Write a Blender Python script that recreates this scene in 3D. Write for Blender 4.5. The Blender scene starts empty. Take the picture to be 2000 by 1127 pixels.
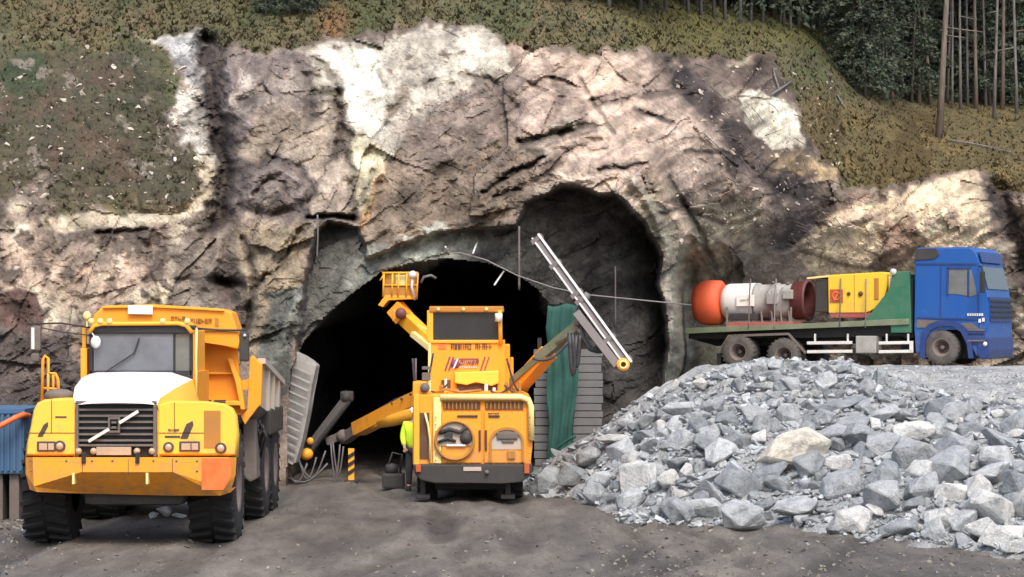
import bpy, bmesh, math, random
import numpy as np
from mathutils import Vector, Matrix, Euler
from mathutils.bvhtree import BVHTree
random.seed(7); np.random.seed(7)
SC = bpy.context.scene
COL = SC.collection
R = math.radians

# ------------------------------------------------------------------ camera, sky, sun, exposure
F = 5000.0; EYE = 3.5; HOR = 640.0
cam = bpy.data.cameras.new('camera'); camo = bpy.data.objects.new('camera', cam); COL.objects.link(camo)
camo.location = (0, 0, EYE); camo.rotation_euler = (R(90), 0, 0)
cam.sensor_width = 36.0; cam.lens = 36.0 * F / 2000.0; cam.shift_y = (HOR - 563.5) / 2000.0
cam.clip_start = 0.5; cam.clip_end = 2000
SC.camera = camo
SUN_EL = 52; SUN_AZ = 168           # azimuth of the sun seen from above, clockwise from +Y (behind the camera)
w = bpy.data.worlds.new('World'); SC.world = w; w.use_nodes = True
nt = w.node_tree; nt.nodes.clear()
sky = nt.nodes.new('ShaderNodeTexSky'); sky.sky_type = 'NISHITA'; sky.sun_disc = False
sky.sun_elevation = R(SUN_EL); sky.sun_rotation = R(SUN_AZ); sky.air_density = 1.0; sky.dust_density = 4.0; sky.ozone_density = 0.6
bg = nt.nodes.new('ShaderNodeBackground'); bg.inputs['Strength'].default_value = 0.15
wo = nt.nodes.new('ShaderNodeOutputWorld')
nt.links.new(sky.outputs[0], bg.inputs[0]); nt.links.new(bg.outputs[0], wo.inputs[0])
sl = bpy.data.lights.new('sun', 'SUN'); so = bpy.data.objects.new('sun', sl); COL.objects.link(so)
sl.energy = 1.2; sl.angle = R(22); sl.color = (1.0, 0.95, 0.88)
_d = Vector((math.sin(R(SUN_AZ)) * math.cos(R(SUN_EL)), math.cos(R(SUN_AZ)) * math.cos(R(SUN_EL)), math.sin(R(SUN_EL))))
so.rotation_euler = _d.to_track_quat('Z', 'Y').to_euler()
so.location = _d * 60
SC.view_settings.view_transform = 'Standard'; SC.view_settings.look = 'None'
SC.view_settings.exposure = 0.88; SC.view_settings.gamma = 1

def P(px, py, Y): return Vector(((px - 1000.0) * Y / F, Y, EYE + (HOR - py) * Y / F))

# ------------------------------------------------------------------ tagging
def tag(o, label=None, cat=None, group=None, kind=None):
    if label: o['label'] = label
    if cat: o['category'] = cat
    if group: o['group'] = group
    if kind: o['kind'] = kind
    return o
def empty(name, loc, label, cat, group=None):
    o = bpy.data.objects.new(name, None); COL.objects.link(o); o.location = loc
    o.empty_display_size = 0.2
    return tag(o, label, cat, group)
def link(name, me, mat, parent=None):
    o = bpy.data.objects.new(name, me); COL.objects.link(o)
    if mat is not None: me.materials.append(mat)
    if parent is not None:
        o.parent = parent; o.matrix_parent_inverse = world(parent).inverted()
    return o
def world(o):
    m = Matrix.LocRotScale(o.location, o.rotation_euler, o.scale)
    if o.parent is not None: m = world(o.parent) @ o.matrix_parent_inverse @ m
    return m
def mesh_np(name, verts, faces, smooth=False):
    me = bpy.data.meshes.new(name); me.from_pydata([tuple(v) for v in verts], [], faces)
    if smooth: me.polygons.foreach_set('use_smooth', [True] * len(me.polygons))
    me.update(); return me

# ------------------------------------------------------------------ mesh builder
class MB:
    def __init__(s): s.bm = bmesh.new()
    def verts(s, pts): return [s.bm.verts.new(p) for p in pts]
    def hexa(s, pts, bev=0):            # 4 bottom + 4 top points, matching order
        v = s.verts(pts)
        fs = [s.bm.faces.new([v[i] for i in f]) for f in ((3,2,1,0),(4,5,6,7),(0,1,5,4),(1,2,6,5),(2,3,7,6),(3,0,4,7))]
        if bev:
            es = set(e for f in fs for e in f.edges)
            bmesh.ops.bevel(s.bm, geom=list(es), offset=bev, segments=2, affect='EDGES', profile=0.6)
        return s
    def box(s, a, b, bev=0):
        x0,x1 = sorted((a[0],b[0])); y0,y1 = sorted((a[1],b[1])); z0,z1 = sorted((a[2],b[2]))
        return s.hexa([(x0,y0,z0),(x1,y0,z0),(x1,y1,z0),(x0,y1,z0),(x0,y0,z1),(x1,y0,z1),(x1,y1,z1),(x0,y1,z1)], bev)
    def prism(s, front, off, bev=0):    # polygon of points swept by the vector off
        off = Vector(off); n = len(front)
        a = s.verts([Vector(p) for p in front]); b = s.verts([Vector(p) + off for p in front])
        fs = [s.bm.faces.new(a), s.bm.faces.new(b[::-1])]
        for i in range(n): fs.append(s.bm.faces.new((a[i], b[i], b[(i+1)%n], a[(i+1)%n])))
        if bev:
            es = set(e for f in fs for e in f.edges)
            bmesh.ops.bevel(s.bm, geom=list(es), offset=bev, segments=2, affect='EDGES', profile=0.6)
        return s
    def bar(s, p, q, w, h=None, up=(0,0,1)):   # rectangular bar
        p = Vector(p); q = Vector(q); h = h or w
        d = (q - p).normalized(); u = Vector(up)
        if abs(d.dot(u)) > 0.98: u = Vector((0,1,0))
        a = d.cross(u).normalized() * w/2; b = a.cross(d).normalized() * h/2
        return s.hexa([p-a-b, p+a-b, q+a-b, q-a-b, p-a+b, p+a+b, q+a+b, q-a+b])
    def tube(s, pts, r, n=8, cap=True):
        pts = [Vector(p) for p in pts]; rs = r if isinstance(r, (list, tuple)) else [r]*len(pts)
        rings = []; ref = None
        for i, p in enumerate(pts):
            d = (pts[min(i+1, len(pts)-1)] - pts[max(i-1, 0)]).normalized()
            if ref is None:
                ref = Vector((0,0,1)) if abs(d.z) < 0.9 else Vector((0,1,0))
            a = d.cross(ref).normalized(); b = a.cross(d).normalized(); ref = b
            rings.append(s.verts([p + (a*math.cos(t) + b*math.sin(t)) * rs[i] for t in [2*math.pi*k/n for k in range(n)]]))
        fs = []
        for A, B in zip(rings, rings[1:]):
            for k in range(n): fs.append(s.bm.faces.new((A[k], A[(k+1)%n], B[(k+1)%n], B[k])))
        for f in fs: f.smooth = True
        if cap:
            s.bm.faces.new(rings[0][::-1]); s.bm.faces.new(rings[-1])
        return s
    def lathe(s, c, axis, prof, n=24, smooth=True, closed=False):   # prof: list of (along, radius)
        c = Vector(c); d = Vector(axis).normalized()
        ref = Vector((0,0,1)) if abs(d.z) < 0.9 else Vector((0,1,0))
        a = d.cross(ref).normalized(); b = a.cross(d).normalized(); rings = []
        for (t, r) in prof:
            rings.append(s.verts([c + d*t + (a*math.cos(x) + b*math.sin(x)) * max(r, 1e-4) for x in [2*math.pi*k/n for k in range(n)]]))
        fs = []
        for A, B in zip(rings, rings[1:]):
            for k in range(n):
                f = s.bm.faces.new((A[k], A[(k+1)%n], B[(k+1)%n], B[k])); f.smooth = smooth
        if prof[0][1] > 1e-3 and not closed: s.bm.faces.new(rings[0][::-1])
        if prof[-1][1] > 1e-3 and not closed: s.bm.faces.new(rings[-1])
        return s
    def ball(s, c, r, sc=(1,1,1), sub=2):
        m = Matrix.Translation(c) @ Matrix.Diagonal((*[r*x for x in sc], 1))
        g = bmesh.ops.create_icosphere(s.bm, subdivisions=sub, radius=1, matrix=m)
        for v in g['verts']:
            for f in v.link_faces: f.smooth = True
        return s
    def grid(s, rows, smooth=True):     # rows of points -> sheet
        vv = [s.verts(r) for r in rows]
        for a, b in zip(vv, vv[1:]):
            for i in range(len(a)-1):
                f = s.bm.faces.new((a[i], a[i+1], b[i+1], b[i])); f.smooth = smooth
        return s
    def build(s, name, mat, parent=None, fix=True):
        if fix: bmesh.ops.recalc_face_normals(s.bm, faces=s.bm.faces[:])
        me = bpy.data.meshes.new(name); s.bm.to_mesh(me); s.bm.free()
        return link(name, me, mat, parent)
def build_each(mb, name, mat, parent):
    """one object for each separate piece in the builder"""
    bm = mb.bm; bmesh.ops.recalc_face_normals(bm, faces=bm.faces[:]); seen = set(); bm.verts.ensure_lookup_table()
    for v0 in bm.verts:
        if v0 in seen: continue
        st = [v0]; seen.add(v0); vs = []
        while st:
            v = st.pop(); vs.append(v)
            for e in v.link_edges:
                o = e.other_vert(v)
                if o not in seen: seen.add(o); st.append(o)
        ix = {v: i for i, v in enumerate(vs)}; fs = {f for v in vs for f in v.link_faces}
        me = bpy.data.meshes.new(name); me.from_pydata([v.co[:] for v in vs], [], [[ix[v] for v in f.verts] for f in fs])
        me.polygons.foreach_set('use_smooth', [f.smooth for f in fs]); link(name, me, mat, parent)
    bm.free()
def copy_tree(o, parent=None):
    c = o.copy(); COL.objects.link(c)
    if parent is not None: c.parent = parent
    for ch in [x for x in o.children]: copy_tree(ch, c)
    return c

# ------------------------------------------------------------------ materials
def _nodes(name):
    m = bpy.data.materials.new(name); m.use_nodes = True; n = m.node_tree
    b = n.nodes['Principled BSDF']; return m, n, b
def noise(n, scale, detail=4, rough=0.6, coord=None, dist=0.0):
    t = n.nodes.new('ShaderNodeTexNoise'); t.inputs['Scale'].default_value = scale
    t.inputs['Detail'].default_value = detail; t.inputs['Roughness'].default_value = rough
    t.inputs['Distortion'].default_value = dist
    if coord is not None: n.links.new(coord, t.inputs['Vector'])
    return t
def ramp(n, src, stops):
    r = n.nodes.new('ShaderNodeValToRGB'); e = r.color_ramp.elements
    e[0].position, e[0].color = stops[0][0], (*stops[0][1], 1)
    e[1].position, e[1].color = stops[-1][0], (*stops[-1][1], 1)
    for p, c in stops[1:-1]:
        x = e.new(p); x.color = (*c, 1)
    n.links.new(src, r.inputs[0]); return r
def mix(n, fac, a, b, mode='MIX'):
    m = n.nodes.new('ShaderNodeMix'); m.data_type = 'RGBA'; m.blend_type = mode
    for s, v in ((m.inputs[0], fac), (m.inputs[6], a), (m.inputs[7], b)):
        if hasattr(v, 'is_output'): n.links.new(v, s)
        elif isinstance(v, tuple): s.default_value = (*v, 1)
        else: s.default_value = v
    return m.outputs[2]
def bump(n, b, src, strength, dist=0.02, prev=None):
    k = n.nodes.new('ShaderNodeBump'); k.inputs['Strength'].default_value = strength; k.inputs['Distance'].default_value = dist
    n.links.new(src, k.inputs['Height'])
    if prev is not None: n.links.new(prev.outputs[0], k.inputs['Normal'])
    n.links.new(k.outputs[0], b.inputs['Normal']); return k
def coords(n, kind='Object'):
    return n.nodes.new('ShaderNodeTexCoord').outputs[kind]
def paint(name, col, rough=0.45, dirt=0.35, metal=0.0, dcol=(0.16, 0.13, 0.10), scale=2.2, spec=0.5, mud=None):
    m, n, b = _nodes(name); co = coords(n)
    t1 = noise(n, scale, 6, 0.7, co); t2 = noise(n, scale * 9, 4, 0.7, co)
    r1 = ramp(n, t1.outputs[0], [(0.42, (0, 0, 0)), (0.72, (1, 1, 1))])
    r2 = ramp(n, t2.outputs[0], [(0.5, (0, 0, 0)), (0.75, (1, 1, 1))])
    fac = n.nodes.new('ShaderNodeMath'); fac.operation = 'MULTIPLY_ADD'
    n.links.new(r1.outputs[0], fac.inputs[0]); fac.inputs[1].default_value = dirt
    s2 = n.nodes.new('ShaderNodeMath'); s2.operation = 'MULTIPLY'; n.links.new(r2.outputs[0], s2.inputs[0]); s2.inputs[1].default_value = dirt * 0.5
    n.links.new(s2.outputs[0], fac.inputs[2])
    cc_ = mix(n, fac.outputs[0], tuple(col), dcol)
    if mud:          # dried splashes that thin out upwards
        sp_ = n.nodes.new('ShaderNodeSeparateXYZ'); n.links.new(co, sp_.inputs[0]); mr_ = n.nodes.new('ShaderNodeMapRange'); n.links.new(sp_.outputs[2], mr_.inputs[0])
        mr_.inputs[1].default_value, mr_.inputs[2].default_value, mr_.inputs[3].default_value, mr_.inputs[4].default_value = mud[0], mud[1], 0.62, 0.34
        t3 = noise(n, 5.0, 8, 0.75, co); gt = n.nodes.new('ShaderNodeMapRange'); s3 = n.nodes.new('ShaderNodeMath'); s3.operation = 'ADD'
        n.links.new(t3.outputs[0], s3.inputs[0]); n.links.new(mr_.outputs[0], s3.inputs[1]); n.links.new(s3.outputs[0], gt.inputs[0]); gt.inputs[1].default_value = 0.92; gt.inputs[2].default_value = 1.2; gt.inputs[4].default_value = mud[2]
        cc_ = mix(n, gt.outputs[0], cc_, (0.19, 0.165, 0.14))
    n.links.new(cc_, b.inputs['Base Color'])
    rr = n.nodes.new('ShaderNodeMapRange'); n.links.new(t1.outputs[0], rr.inputs[0]); rr.inputs[3].default_value = max(rough - 0.12, 0.05); rr.inputs[4].default_value = min(rough + 0.25, 1)
    n.links.new(rr.outputs[0], b.inputs['Roughness'])
    b.inputs['Metallic'].default_value = metal; b.inputs['Specular IOR Level'].default_value = spec
    bump(n, b, t2.outputs[0], 0.12, 0.01)
    return m
M = {}
M['orange'] = paint('orange_paint', (0.86, 0.315, 0.008), 0.45, 0.25, dcol=(0.55, 0.27, 0.08), mud=(0.5, 1.9, 0.55))
M['amber'] = paint('amber_paint', (0.86, 0.38, 0.02), 0.45, 0.2, dcol=(0.55, 0.3, 0.1))
M['yellow'] = paint('yellow_paint', (0.88, 0.50, 0.045), 0.4, 0.18, dcol=(0.6, 0.4, 0.15), mud=(1.1, 2.2, 0.5))
M['gen_yellow'] = paint('canopy_yellow', (0.84, 0.50, 0.025), 0.5, 0.22, dcol=(0.6, 0.4, 0.12), mud=(3.5, 4.6, 0.4))
M['rail_cream'] = paint('cream_paint', (0.82, 0.66, 0.27), 0.4, 0.2)
M['white'] = paint('off_white', (0.68, 0.67, 0.675), 0.42, 0.2, mud=(1.7, 2.8, 0.35), dcol=(0.5, 0.48, 0.45))  # off-white for the bonnet top and the fan drum
M['sign_white'] = paint('sign_white', (0.8, 0.78, 0.74), 0.6, 0.15)
M['faded_red'] = paint('faded_red', (0.66, 0.12, 0.02), 0.6, 0.4, dcol=(0.7, 0.3, 0.08))
M['black'] = paint('black_plastic', (0.012, 0.012, 0.014), 0.6, 0.3, dcol=(0.05, 0.045, 0.04))
M['dark'] = paint('dark_steel', (0.03, 0.028, 0.028), 0.65, 0.5, dcol=(0.07, 0.06, 0.05))
M['dust'] = paint('dusty_steel', (0.12, 0.10, 0.09), 0.8, 0.5, dcol=(0.2, 0.17, 0.15))
M['body_grey'] = paint('worn_bed_steel', (0.42, 0.38, 0.34), 0.7, 0.5, dcol=(0.55, 0.3, 0.12))
M['steel'] = paint('bare_steel', (0.55, 0.53, 0.52), 0.38, 0.3, metal=0.6)
M['feed_steel'] = paint('worn_feed_steel', (0.16, 0.14, 0.14), 0.5, 0.35, metal=0.2)
M['alu'] = paint('pale_aluminium', (0.72, 0.71, 0.68), 0.45, 0.3, metal=0.2)
M['rubber'] = paint('tyre_rubber', (0.011, 0.011, 0.012), 0.85, 0.3, dcol=(0.03, 0.028, 0.026), scale=4)
M['rubber_dusty'] = paint('dusty_tyre_rubber', (0.06, 0.055, 0.052), 0.9, 0.6, dcol=(0.17, 0.15, 0.135), scale=3)
M['rim'] = paint('dirty_rim', (0.14, 0.11, 0.10), 0.7, 0.5, dcol=(0.25, 0.2, 0.17))
M['blue'] = paint('blue_paint', (0.006, 0.075, 0.31), 0.32, 0.2, dcol=(0.03, 0.09, 0.22), mud=(2.6, 4.0, 0.5), scale=1.4)
M['blue_dark'] = paint('dark_blue_paint', (0.01, 0.035, 0.16), 0.4, 0.3, dcol=(0.06, 0.07, 0.12))
M['green'] = paint('green_frame', (0.015, 0.13, 0.07), 0.5, 0.35, dcol=(0.16, 0.17, 0.12))
M['moss_green'] = paint('dusty_green_bed', (0.13, 0.16, 0.09), 0.7, 0.6, dcol=(0.25, 0.25, 0.2))
M['cone'] = paint('coral_cone', (0.80, 0.12, 0.045), 0.55, 0.3, dcol=(0.6, 0.2, 0.1))
M['maroon'] = paint('maroon_ring', (0.13, 0.028, 0.03), 0.5, 0.35)
M['red_skid'] = paint('red_skid', (0.33, 0.07, 0.07), 0.6, 0.4, dcol=(0.35, 0.25, 0.2))
M['amber_dark'] = paint('brown_orange_vent', (0.40, 0.17, 0.02), 0.6, 0.3)
M['brown_vent'] = paint('dark_brown_grille', (0.09, 0.035, 0.015), 0.7, 0.4)
M['decal_dark'] = paint('dark_decal', (0.05, 0.035, 0.03), 0.5, 0.2)
M['decal_purple'] = paint('purple_decal', (0.18, 0.04, 0.10), 0.5, 0.2)
M['decal_rust'] = paint('rust_red_decal', (0.42, 0.08, 0.015), 0.5, 0.2)
M['lamp_glass'] = paint('lamp_lens', (0.45, 0.34, 0.24), 0.15, 0.3)
M['hiviz'] = paint('hiviz_cloth', (0.62, 0.85, 0.04), 0.9, 0.1)
M['skin'] = paint('skin', (0.5, 0.3, 0.22), 0.6, 0.1)
M['trouser'] = paint('dark_work_trousers', (0.03, 0.03, 0.04), 0.95, 0.3)
M['seat'] = paint('seat_fabric', (0.05, 0.05, 0.06), 0.9, 0.2)
M['tank_blue'] = paint('container_blue', (0.04, 0.11, 0.22), 0.6, 0.4, dcol=(0.1, 0.12, 0.15))
M['hose_orange'] = paint('orange_hose', (0.75, 0.16, 0.04), 0.5, 0.2)
M['hose'] = paint('black_hose', (0.02, 0.02, 0.028), 0.45, 0.3)
M['hose_grey'] = paint('grey_hose', (0.10, 0.095, 0.10), 0.5, 0.3)
M['cable'] = paint('grey_cable', (0.20, 0.19, 0.19), 0.7, 0.3)
M['planks'] = paint('weathered_boards', (0.13, 0.13, 0.135), 0.9, 0.5, dcol=(0.2, 0.19, 0.18), scale=1.2)
M['tarp'] = paint('green_tarpaulin', (0.016, 0.072, 0.058), 0.9, 0.35, dcol=(0.04, 0.14, 0.115), scale=1.0)
M['concrete'] = paint('rough_concrete', (0.34, 0.33, 0.31), 0.95, 0.6, dcol=(0.15, 0.15, 0.15), scale=3)
def glass(name, tint, rough=0.06, alpha=0.45):
    m, n, b = _nodes(name)
    co = coords(n); t = noise(n, 3, 5, 0.6, co)
    r = ramp(n, t.outputs[0], [(0.3, tuple(x * 0.7 for x in tint)), (0.7, tint)])
    n.links.new(r.outputs[0], b.inputs['Base Color']); b.inputs['Roughness'].default_value = rough
    b.inputs['Alpha'].default_value = alpha; b.inputs['Specular IOR Level'].default_value = 0.9; b.inputs['IOR'].default_value = 1.5
    return m
M['screen'] = glass('dusty_windscreen', (0.17, 0.185, 0.215), 0.2, 0.88)
M['glass_dark'] = glass('dark_glass', (0.035, 0.04, 0.05), 0.08, 0.88)
M['glass_side'] = glass('side_glass', (0.20, 0.21, 0.20), 0.12, 0.8)

# ------------------------------------------------------------------ vector noise
def _h(ix, iy, s):
    n = (ix.astype(np.int64) * 374761393 + iy.astype(np.int64) * 668265263 + s * 974634777) & 0xffffffff
    n = ((n ^ (n >> 13)) * 1274126177) & 0xffffffff
    n = (n ^ (n >> 16)) & 0xffffffff
    return n / 4294967295.0
def vn(x, y, s=0):
    ix = np.floor(x); iy = np.floor(y); fx = x - ix; fy = y - iy
    fx = fx*fx*(3-2*fx); fy = fy*fy*(3-2*fy)
    a = _h(ix, iy, s); b = _h(ix+1, iy, s); c = _h(ix, iy+1, s); d = _h(ix+1, iy+1, s)
    return (a + (b-a)*fx + (c-a)*fy + (a-b-c+d)*fx*fy) * 2 - 1
def fbm(x, y, s=0, o=5, g=0.5):
    t = 0; a = 1; k = 0
    for i in range(o):
        t = t + a * vn(x * 2**i + 17*i, y * 2**i - 9*i, s + i); k += a; a *= g
    return t / k
def facet(x, y, s=0, tilt=1.0):
    """rock broken into tilted plates: (height, distance to the nearest joint)"""
    ix = np.floor(x); iy = np.floor(y)
    d1 = np.full(x.shape, 9.0); d2 = np.full(x.shape, 9.0); hh = np.zeros(x.shape)
    for dx in (-1, 0, 1):
        for dy in (-1, 0, 1):
            cx = ix + dx; cy = iy + dy
            px = cx + _h(cx, cy, s); py = cy + _h(cx, cy, s + 11)
            rx = x - px; ry = y - py; d = np.sqrt(rx*rx + ry*ry)
            h = (_h(cx, cy, s + 23) - .5) + tilt * (rx * (_h(cx, cy, s + 31) - .5) * 2 + ry * (_h(cx, cy, s + 37) - .5) * 2)
            m = d < d1
            d2 = np.where(m, d1, np.minimum(d2, d)); hh = np.where(m, h, hh); d1 = np.where(m, d, d1)
    return hh, d2 - d1
def sstep(a, b, x):
    t = np.clip((x - a) / (b - a), 0, 1); return t*t*(3-2*t)
def sdist(x, y, poly):
    """signed distance to a polygon, positive inside"""
    d = np.full(x.shape, 1e9); ins = np.zeros(x.shape, bool); n = len(poly)
    for i in range(n):
        ax, ay = poly[i]; bx, by = poly[(i+1) % n]
        ex, ey = bx-ax, by-ay; wx = x-ax; wy = y-ay
        t = np.clip((wx*ex + wy*ey) / (ex*ex + ey*ey + 1e-9), 0, 1)
        d = np.minimum(d, (wx-ex*t)**2 + (wy-ey*t)**2)
        c = ((ay > y) != (by > y)) & (x < (bx-ax) * (y-ay) / ((by-ay) if by != ay else 1e-9) + ax)
        ins ^= c
    d = np.sqrt(d); return np.where(ins, d, -d)
def sline(x, y, pts):
    d = np.full(x.shape, 1e9); side = np.zeros(x.shape)
    for (ax, ay), (bx, by) in zip(pts, pts[1:]):
        ex, ey = bx-ax, by-ay; wx = x-ax; wy = y-ay
        t = np.clip((wx*ex + wy*ey) / (ex*ex + ey*ey + 1e-9), 0, 1)
        q = np.sqrt((wx-ex*t)**2 + (wy-ey*t)**2); m = q < d
        side = np.where(m, np.sign(wy - (ay + (wx-0) * 0 + ey * t)), side); d = np.where(m, q, d)
    return d, side
class TPS:
    def __init__(s, pts, lam=0.0):
        p = np.array(pts, float); s.x = p[:, 0] / 1000; s.y = p[:, 1] / 1000; v = p[:, 2]; n = len(v)
        K = s.k(s.x[:, None] - s.x[None], s.y[:, None] - s.y[None]) + lam * np.eye(n)
        Q = np.stack([np.ones(n), s.x, s.y], 1)
        A = np.block([[K, Q], [Q.T, np.zeros((3, 3))]])
        s.c = np.linalg.solve(A, np.concatenate([v, np.zeros(3)]))
    def k(s, dx, dy):
        r2 = dx*dx + dy*dy; return 0.5 * r2 * np.log(r2 + 1e-12)
    def __call__(s, x, y):
        x = np.asarray(x, float) / 1000; y = np.asarray(y, float) / 1000
        o = s.c[-3] + s.c[-2] * x + s.c[-1] * y
        for i in range(len(s.x)): o = o + s.c[i] * s.k(x - s.x[i], y - s.y[i])
        return o
# ------------------------------------------------------------------ the rock face with the tunnel, and the hillside above it
DEPTH = TPS([(-350,900,60),(-350,600,61),(-350,400,65),(-350,60,74),(-350,-150,88),
 (0,960,57),(0,640,60),(0,430,62.5),(0,300,65),(0,60,72),(0,-150,86),
 (300,800,57.5),(300,640,59),(300,430,62),(300,250,65),(330,70,69),(330,-150,82),
 (520,800,56.8),(520,600,58.3),(520,430,60),(500,200,64),(520,80,67),(520,-150,80),
 (600,600,58),(650,430,59.5),(620,250,62.5),(620,90,66),(620,-150,79),(600,960,57.5),
 (800,480,59),(800,300,61.5),(800,180,64),(850,60,67.5),(850,-150,81),(850,960,59),
 (1050,350,59.5),(1050,200,62.5),(1050,90,66),(1050,-150,82),(1100,600,59),(1100,960,58),
 (1290,350,60),(1290,600,59),(1300,780,57.5),(1300,960,57),(1250,200,64),(1250,100,68),(1250,-60,80),
 (1380,620,66),(1380,450,65),(1400,300,66),(1400,720,63),(1400,960,60),(1400,120,74),(1400,-60,92),
 (1500,620,76),(1500,480,72),(1500,350,70),(1500,250,73),(1560,100,84),(1550,-60,104),(1500,960,74),
 (1700,640,80),(1700,480,77.5),(1650,380,77),(1700,300,80),(1700,200,88),(1700,80,104),(1700,-60,122),
 (1900,640,80),(1900,350,79),(1850,265,86),(1850,180,98),(1900,80,112),(1900,-60,126),(1900,960,80),
 (2050,640,80),(2050,420,80),(2050,300,84),(2050,200,98),(2350,640,82),(2350,300,86),(2350,150,108),(2350,-60,130),(2350,960,82)], 1e-5)
CREST = [(-400,60),(0,70),(300,66),(400,64),(430,95),(560,100),(610,85),(640,70),(760,66),(830,45),(930,55),(985,85),(1010,95),(1060,90),(1170,96),(1280,100),(1330,118),(1440,130),(1500,110),(1540,180),(1570,260),(1640,330),(1640,380),(1760,365),(1850,345),(1900,335),(1945,350),(1960,385),(2400,380)]
VEG = [[(-400,-400)] + [(2400,-400)] + CREST[::-1],
       [(-400,70),(300,66),(345,110),(355,160),(345,200),(318,225),(330,262),(380,285),(400,310),(388,370),(330,405),(290,416),(110,412),(85,375),(95,330),(70,345),(30,395),(-30,370),(-400,380)]]
OPEN = [(556,1000),(560,820),(566,720),(590,668),(630,618),(690,568),(745,528),(800,511),(870,502),(950,511),(1010,533),(1052,563),(1088,610),(1112,700),(1116,1000)]
ALC = [(585,1000),(585,610),(596,520),(612,452),(640,430),(700,440),(720,500),(850,452),(1010,436),(1030,395),(1100,362),(1200,378),(1262,430),(1290,500),(1300,640),(1298,1000)]
G = 3.0
gx = np.arange(-330, 2331, G); gy = np.arange(-210, 991, G)
PX, PY = np.meshgrid(gx, gy)
ax = PX / 80.0; az = -PY / 80.0                         # roughly metres
wx = fbm(ax*0.6, az*0.6, 3, 3) * 0.35; wz = fbm(ax*0.6, az*0.6, 53, 3) * 0.35
n1 = fbm(ax*0.25, az*0.25, 5, 5); n2 = fbm(ax*1.3, az*1.3, 71, 5); n3 = fbm(ax*4, az*4, 91, 4)
ex = PX + n2*30 + n3*15; ey = PY + fbm(ax*1.3+40, az*1.3, 72, 5)*30 + fbm(ax*4, az*4+9, 93, 3)*15
veg = np.zeros(PX.shape)
for q, pl in enumerate(VEG):
    veg = np.maximum(veg, sstep(-7-5*q, 7+5*q, sdist(PX + (ex-PX)*0.9, PY + (ey-PY)*0.9, pl)))
rock = 1 - veg
D = DEPTH(PX, PY)
# bedding direction: joints fall to the right, steeper on the right-hand part
ca, sa = math.cos(R(-28)), math.sin(R(-28))
u = (ax+wx)*ca - (az+wz)*sa; v = (ax+wx)*sa + (az+wz)*ca
f1, e1 = facet(u/2.6, v/1.5, 1, 1.1); f2, e2 = facet(u/1.0, v/0.50, 2, 1.2); f3, e3 = facet(u/0.40, v/0.2, 3, 1.2)
rug = sstep(800, 1050, PX)*0.6 + 0.4
disp = f1*(0.22+0.30*rug) + f2*(0.04+0.13*rug) + f3*0.06 + n1*0.8 + n2*0.30 + n3*0.08 + fbm(ax*9, az*9, 160, 3)*0.03
vdisp = n1*0.5 + n2*0.34 + n3*0.22
crag = 1 - np.abs(fbm(u*0.55, v*1.15, 170, 5, 0.6))*2.2; crag2 = 1 - np.abs(fbm(ax*1.4+5, az*1.9, 180, 4, 0.6))*2.2
disp = disp - crag*0.26 - crag2*0.10
D = D + rock*disp + veg*vdisp
# ledges and open joints seen in the face: (line, step in metres, fade in px)
LEDGE = [([(1018,276),(1080,262),(1152,243)],0.9,26),([(940,372),(1000,340),(1062,308)],0.7,22),([(965,385),(1010,372)],0.4,14),
 ([(1180,330),(1250,318),(1240,312)],0.5,16),([(1240,215),(1310,238)],0.6,14),([(600,428),(700,424)],0.5,25),([(440,500),(480,548)],0.4,20),
 ([(1200,180),(1260,190),(1340,178)],0.4,12),([(1020,290),(1060,295)],0.3,18),([(880,440),(1010,436)],0.6,20),([(620,180),(665,175)],0.5,22),
 ([(410,548),(475,552)],0.8,30),([(200,452),(280,447)],0.35,12),([(1560,488),(1640,515),(1740,530)],0.6,24),([(1640,440),(1720,428)],0.5,16),([(1150,400),(1240,440)],0.2,10)]
crack_shade = np.zeros(PX.shape)
for pts, a, fw in LEDGE:
    d, side = sline(PX, PY + n3*4, pts)
    below = side > 0
    D = D + np.where(below, a * np.exp(-d / fw), -a * 0.35 * np.exp(-d / (fw*1.5))) * sstep(fw*3.5, 0, d)
    crack_shade = np.maximum(crack_shade, np.exp(-(d/5.0)**2) * 0.7)
def gully(pts, a, wd):
    global D
    d, _ = sline(ex*0.6 + PX*0.4, ey*0.6 + PY*0.4, pts); k = np.exp(-(d/wd)**2); D = D + a*k; return k
g1 = gully([(405,85),(415,150),(432,240),(445,330),(430,400),(415,440)], 1.6, 22)
g2 = gully([(655,180),(672,260),(690,330),(690,400)], 0.3, 9)
g3 = gully([(1290,110),(1380,200),(1440,290),(1500,350),(1600,400),(1590,440),(1540,470)], 0.8, 26)
g4 = gully([(1955,380),(1975,450),(1990,520)], 1.8, 26)
g5 = gully([(440,430),(450,540),(470,620)], 0.5, 22)
g6 = gully([(1330,400),(1370,470),(1390,540)], 0.7, 22)
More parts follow.
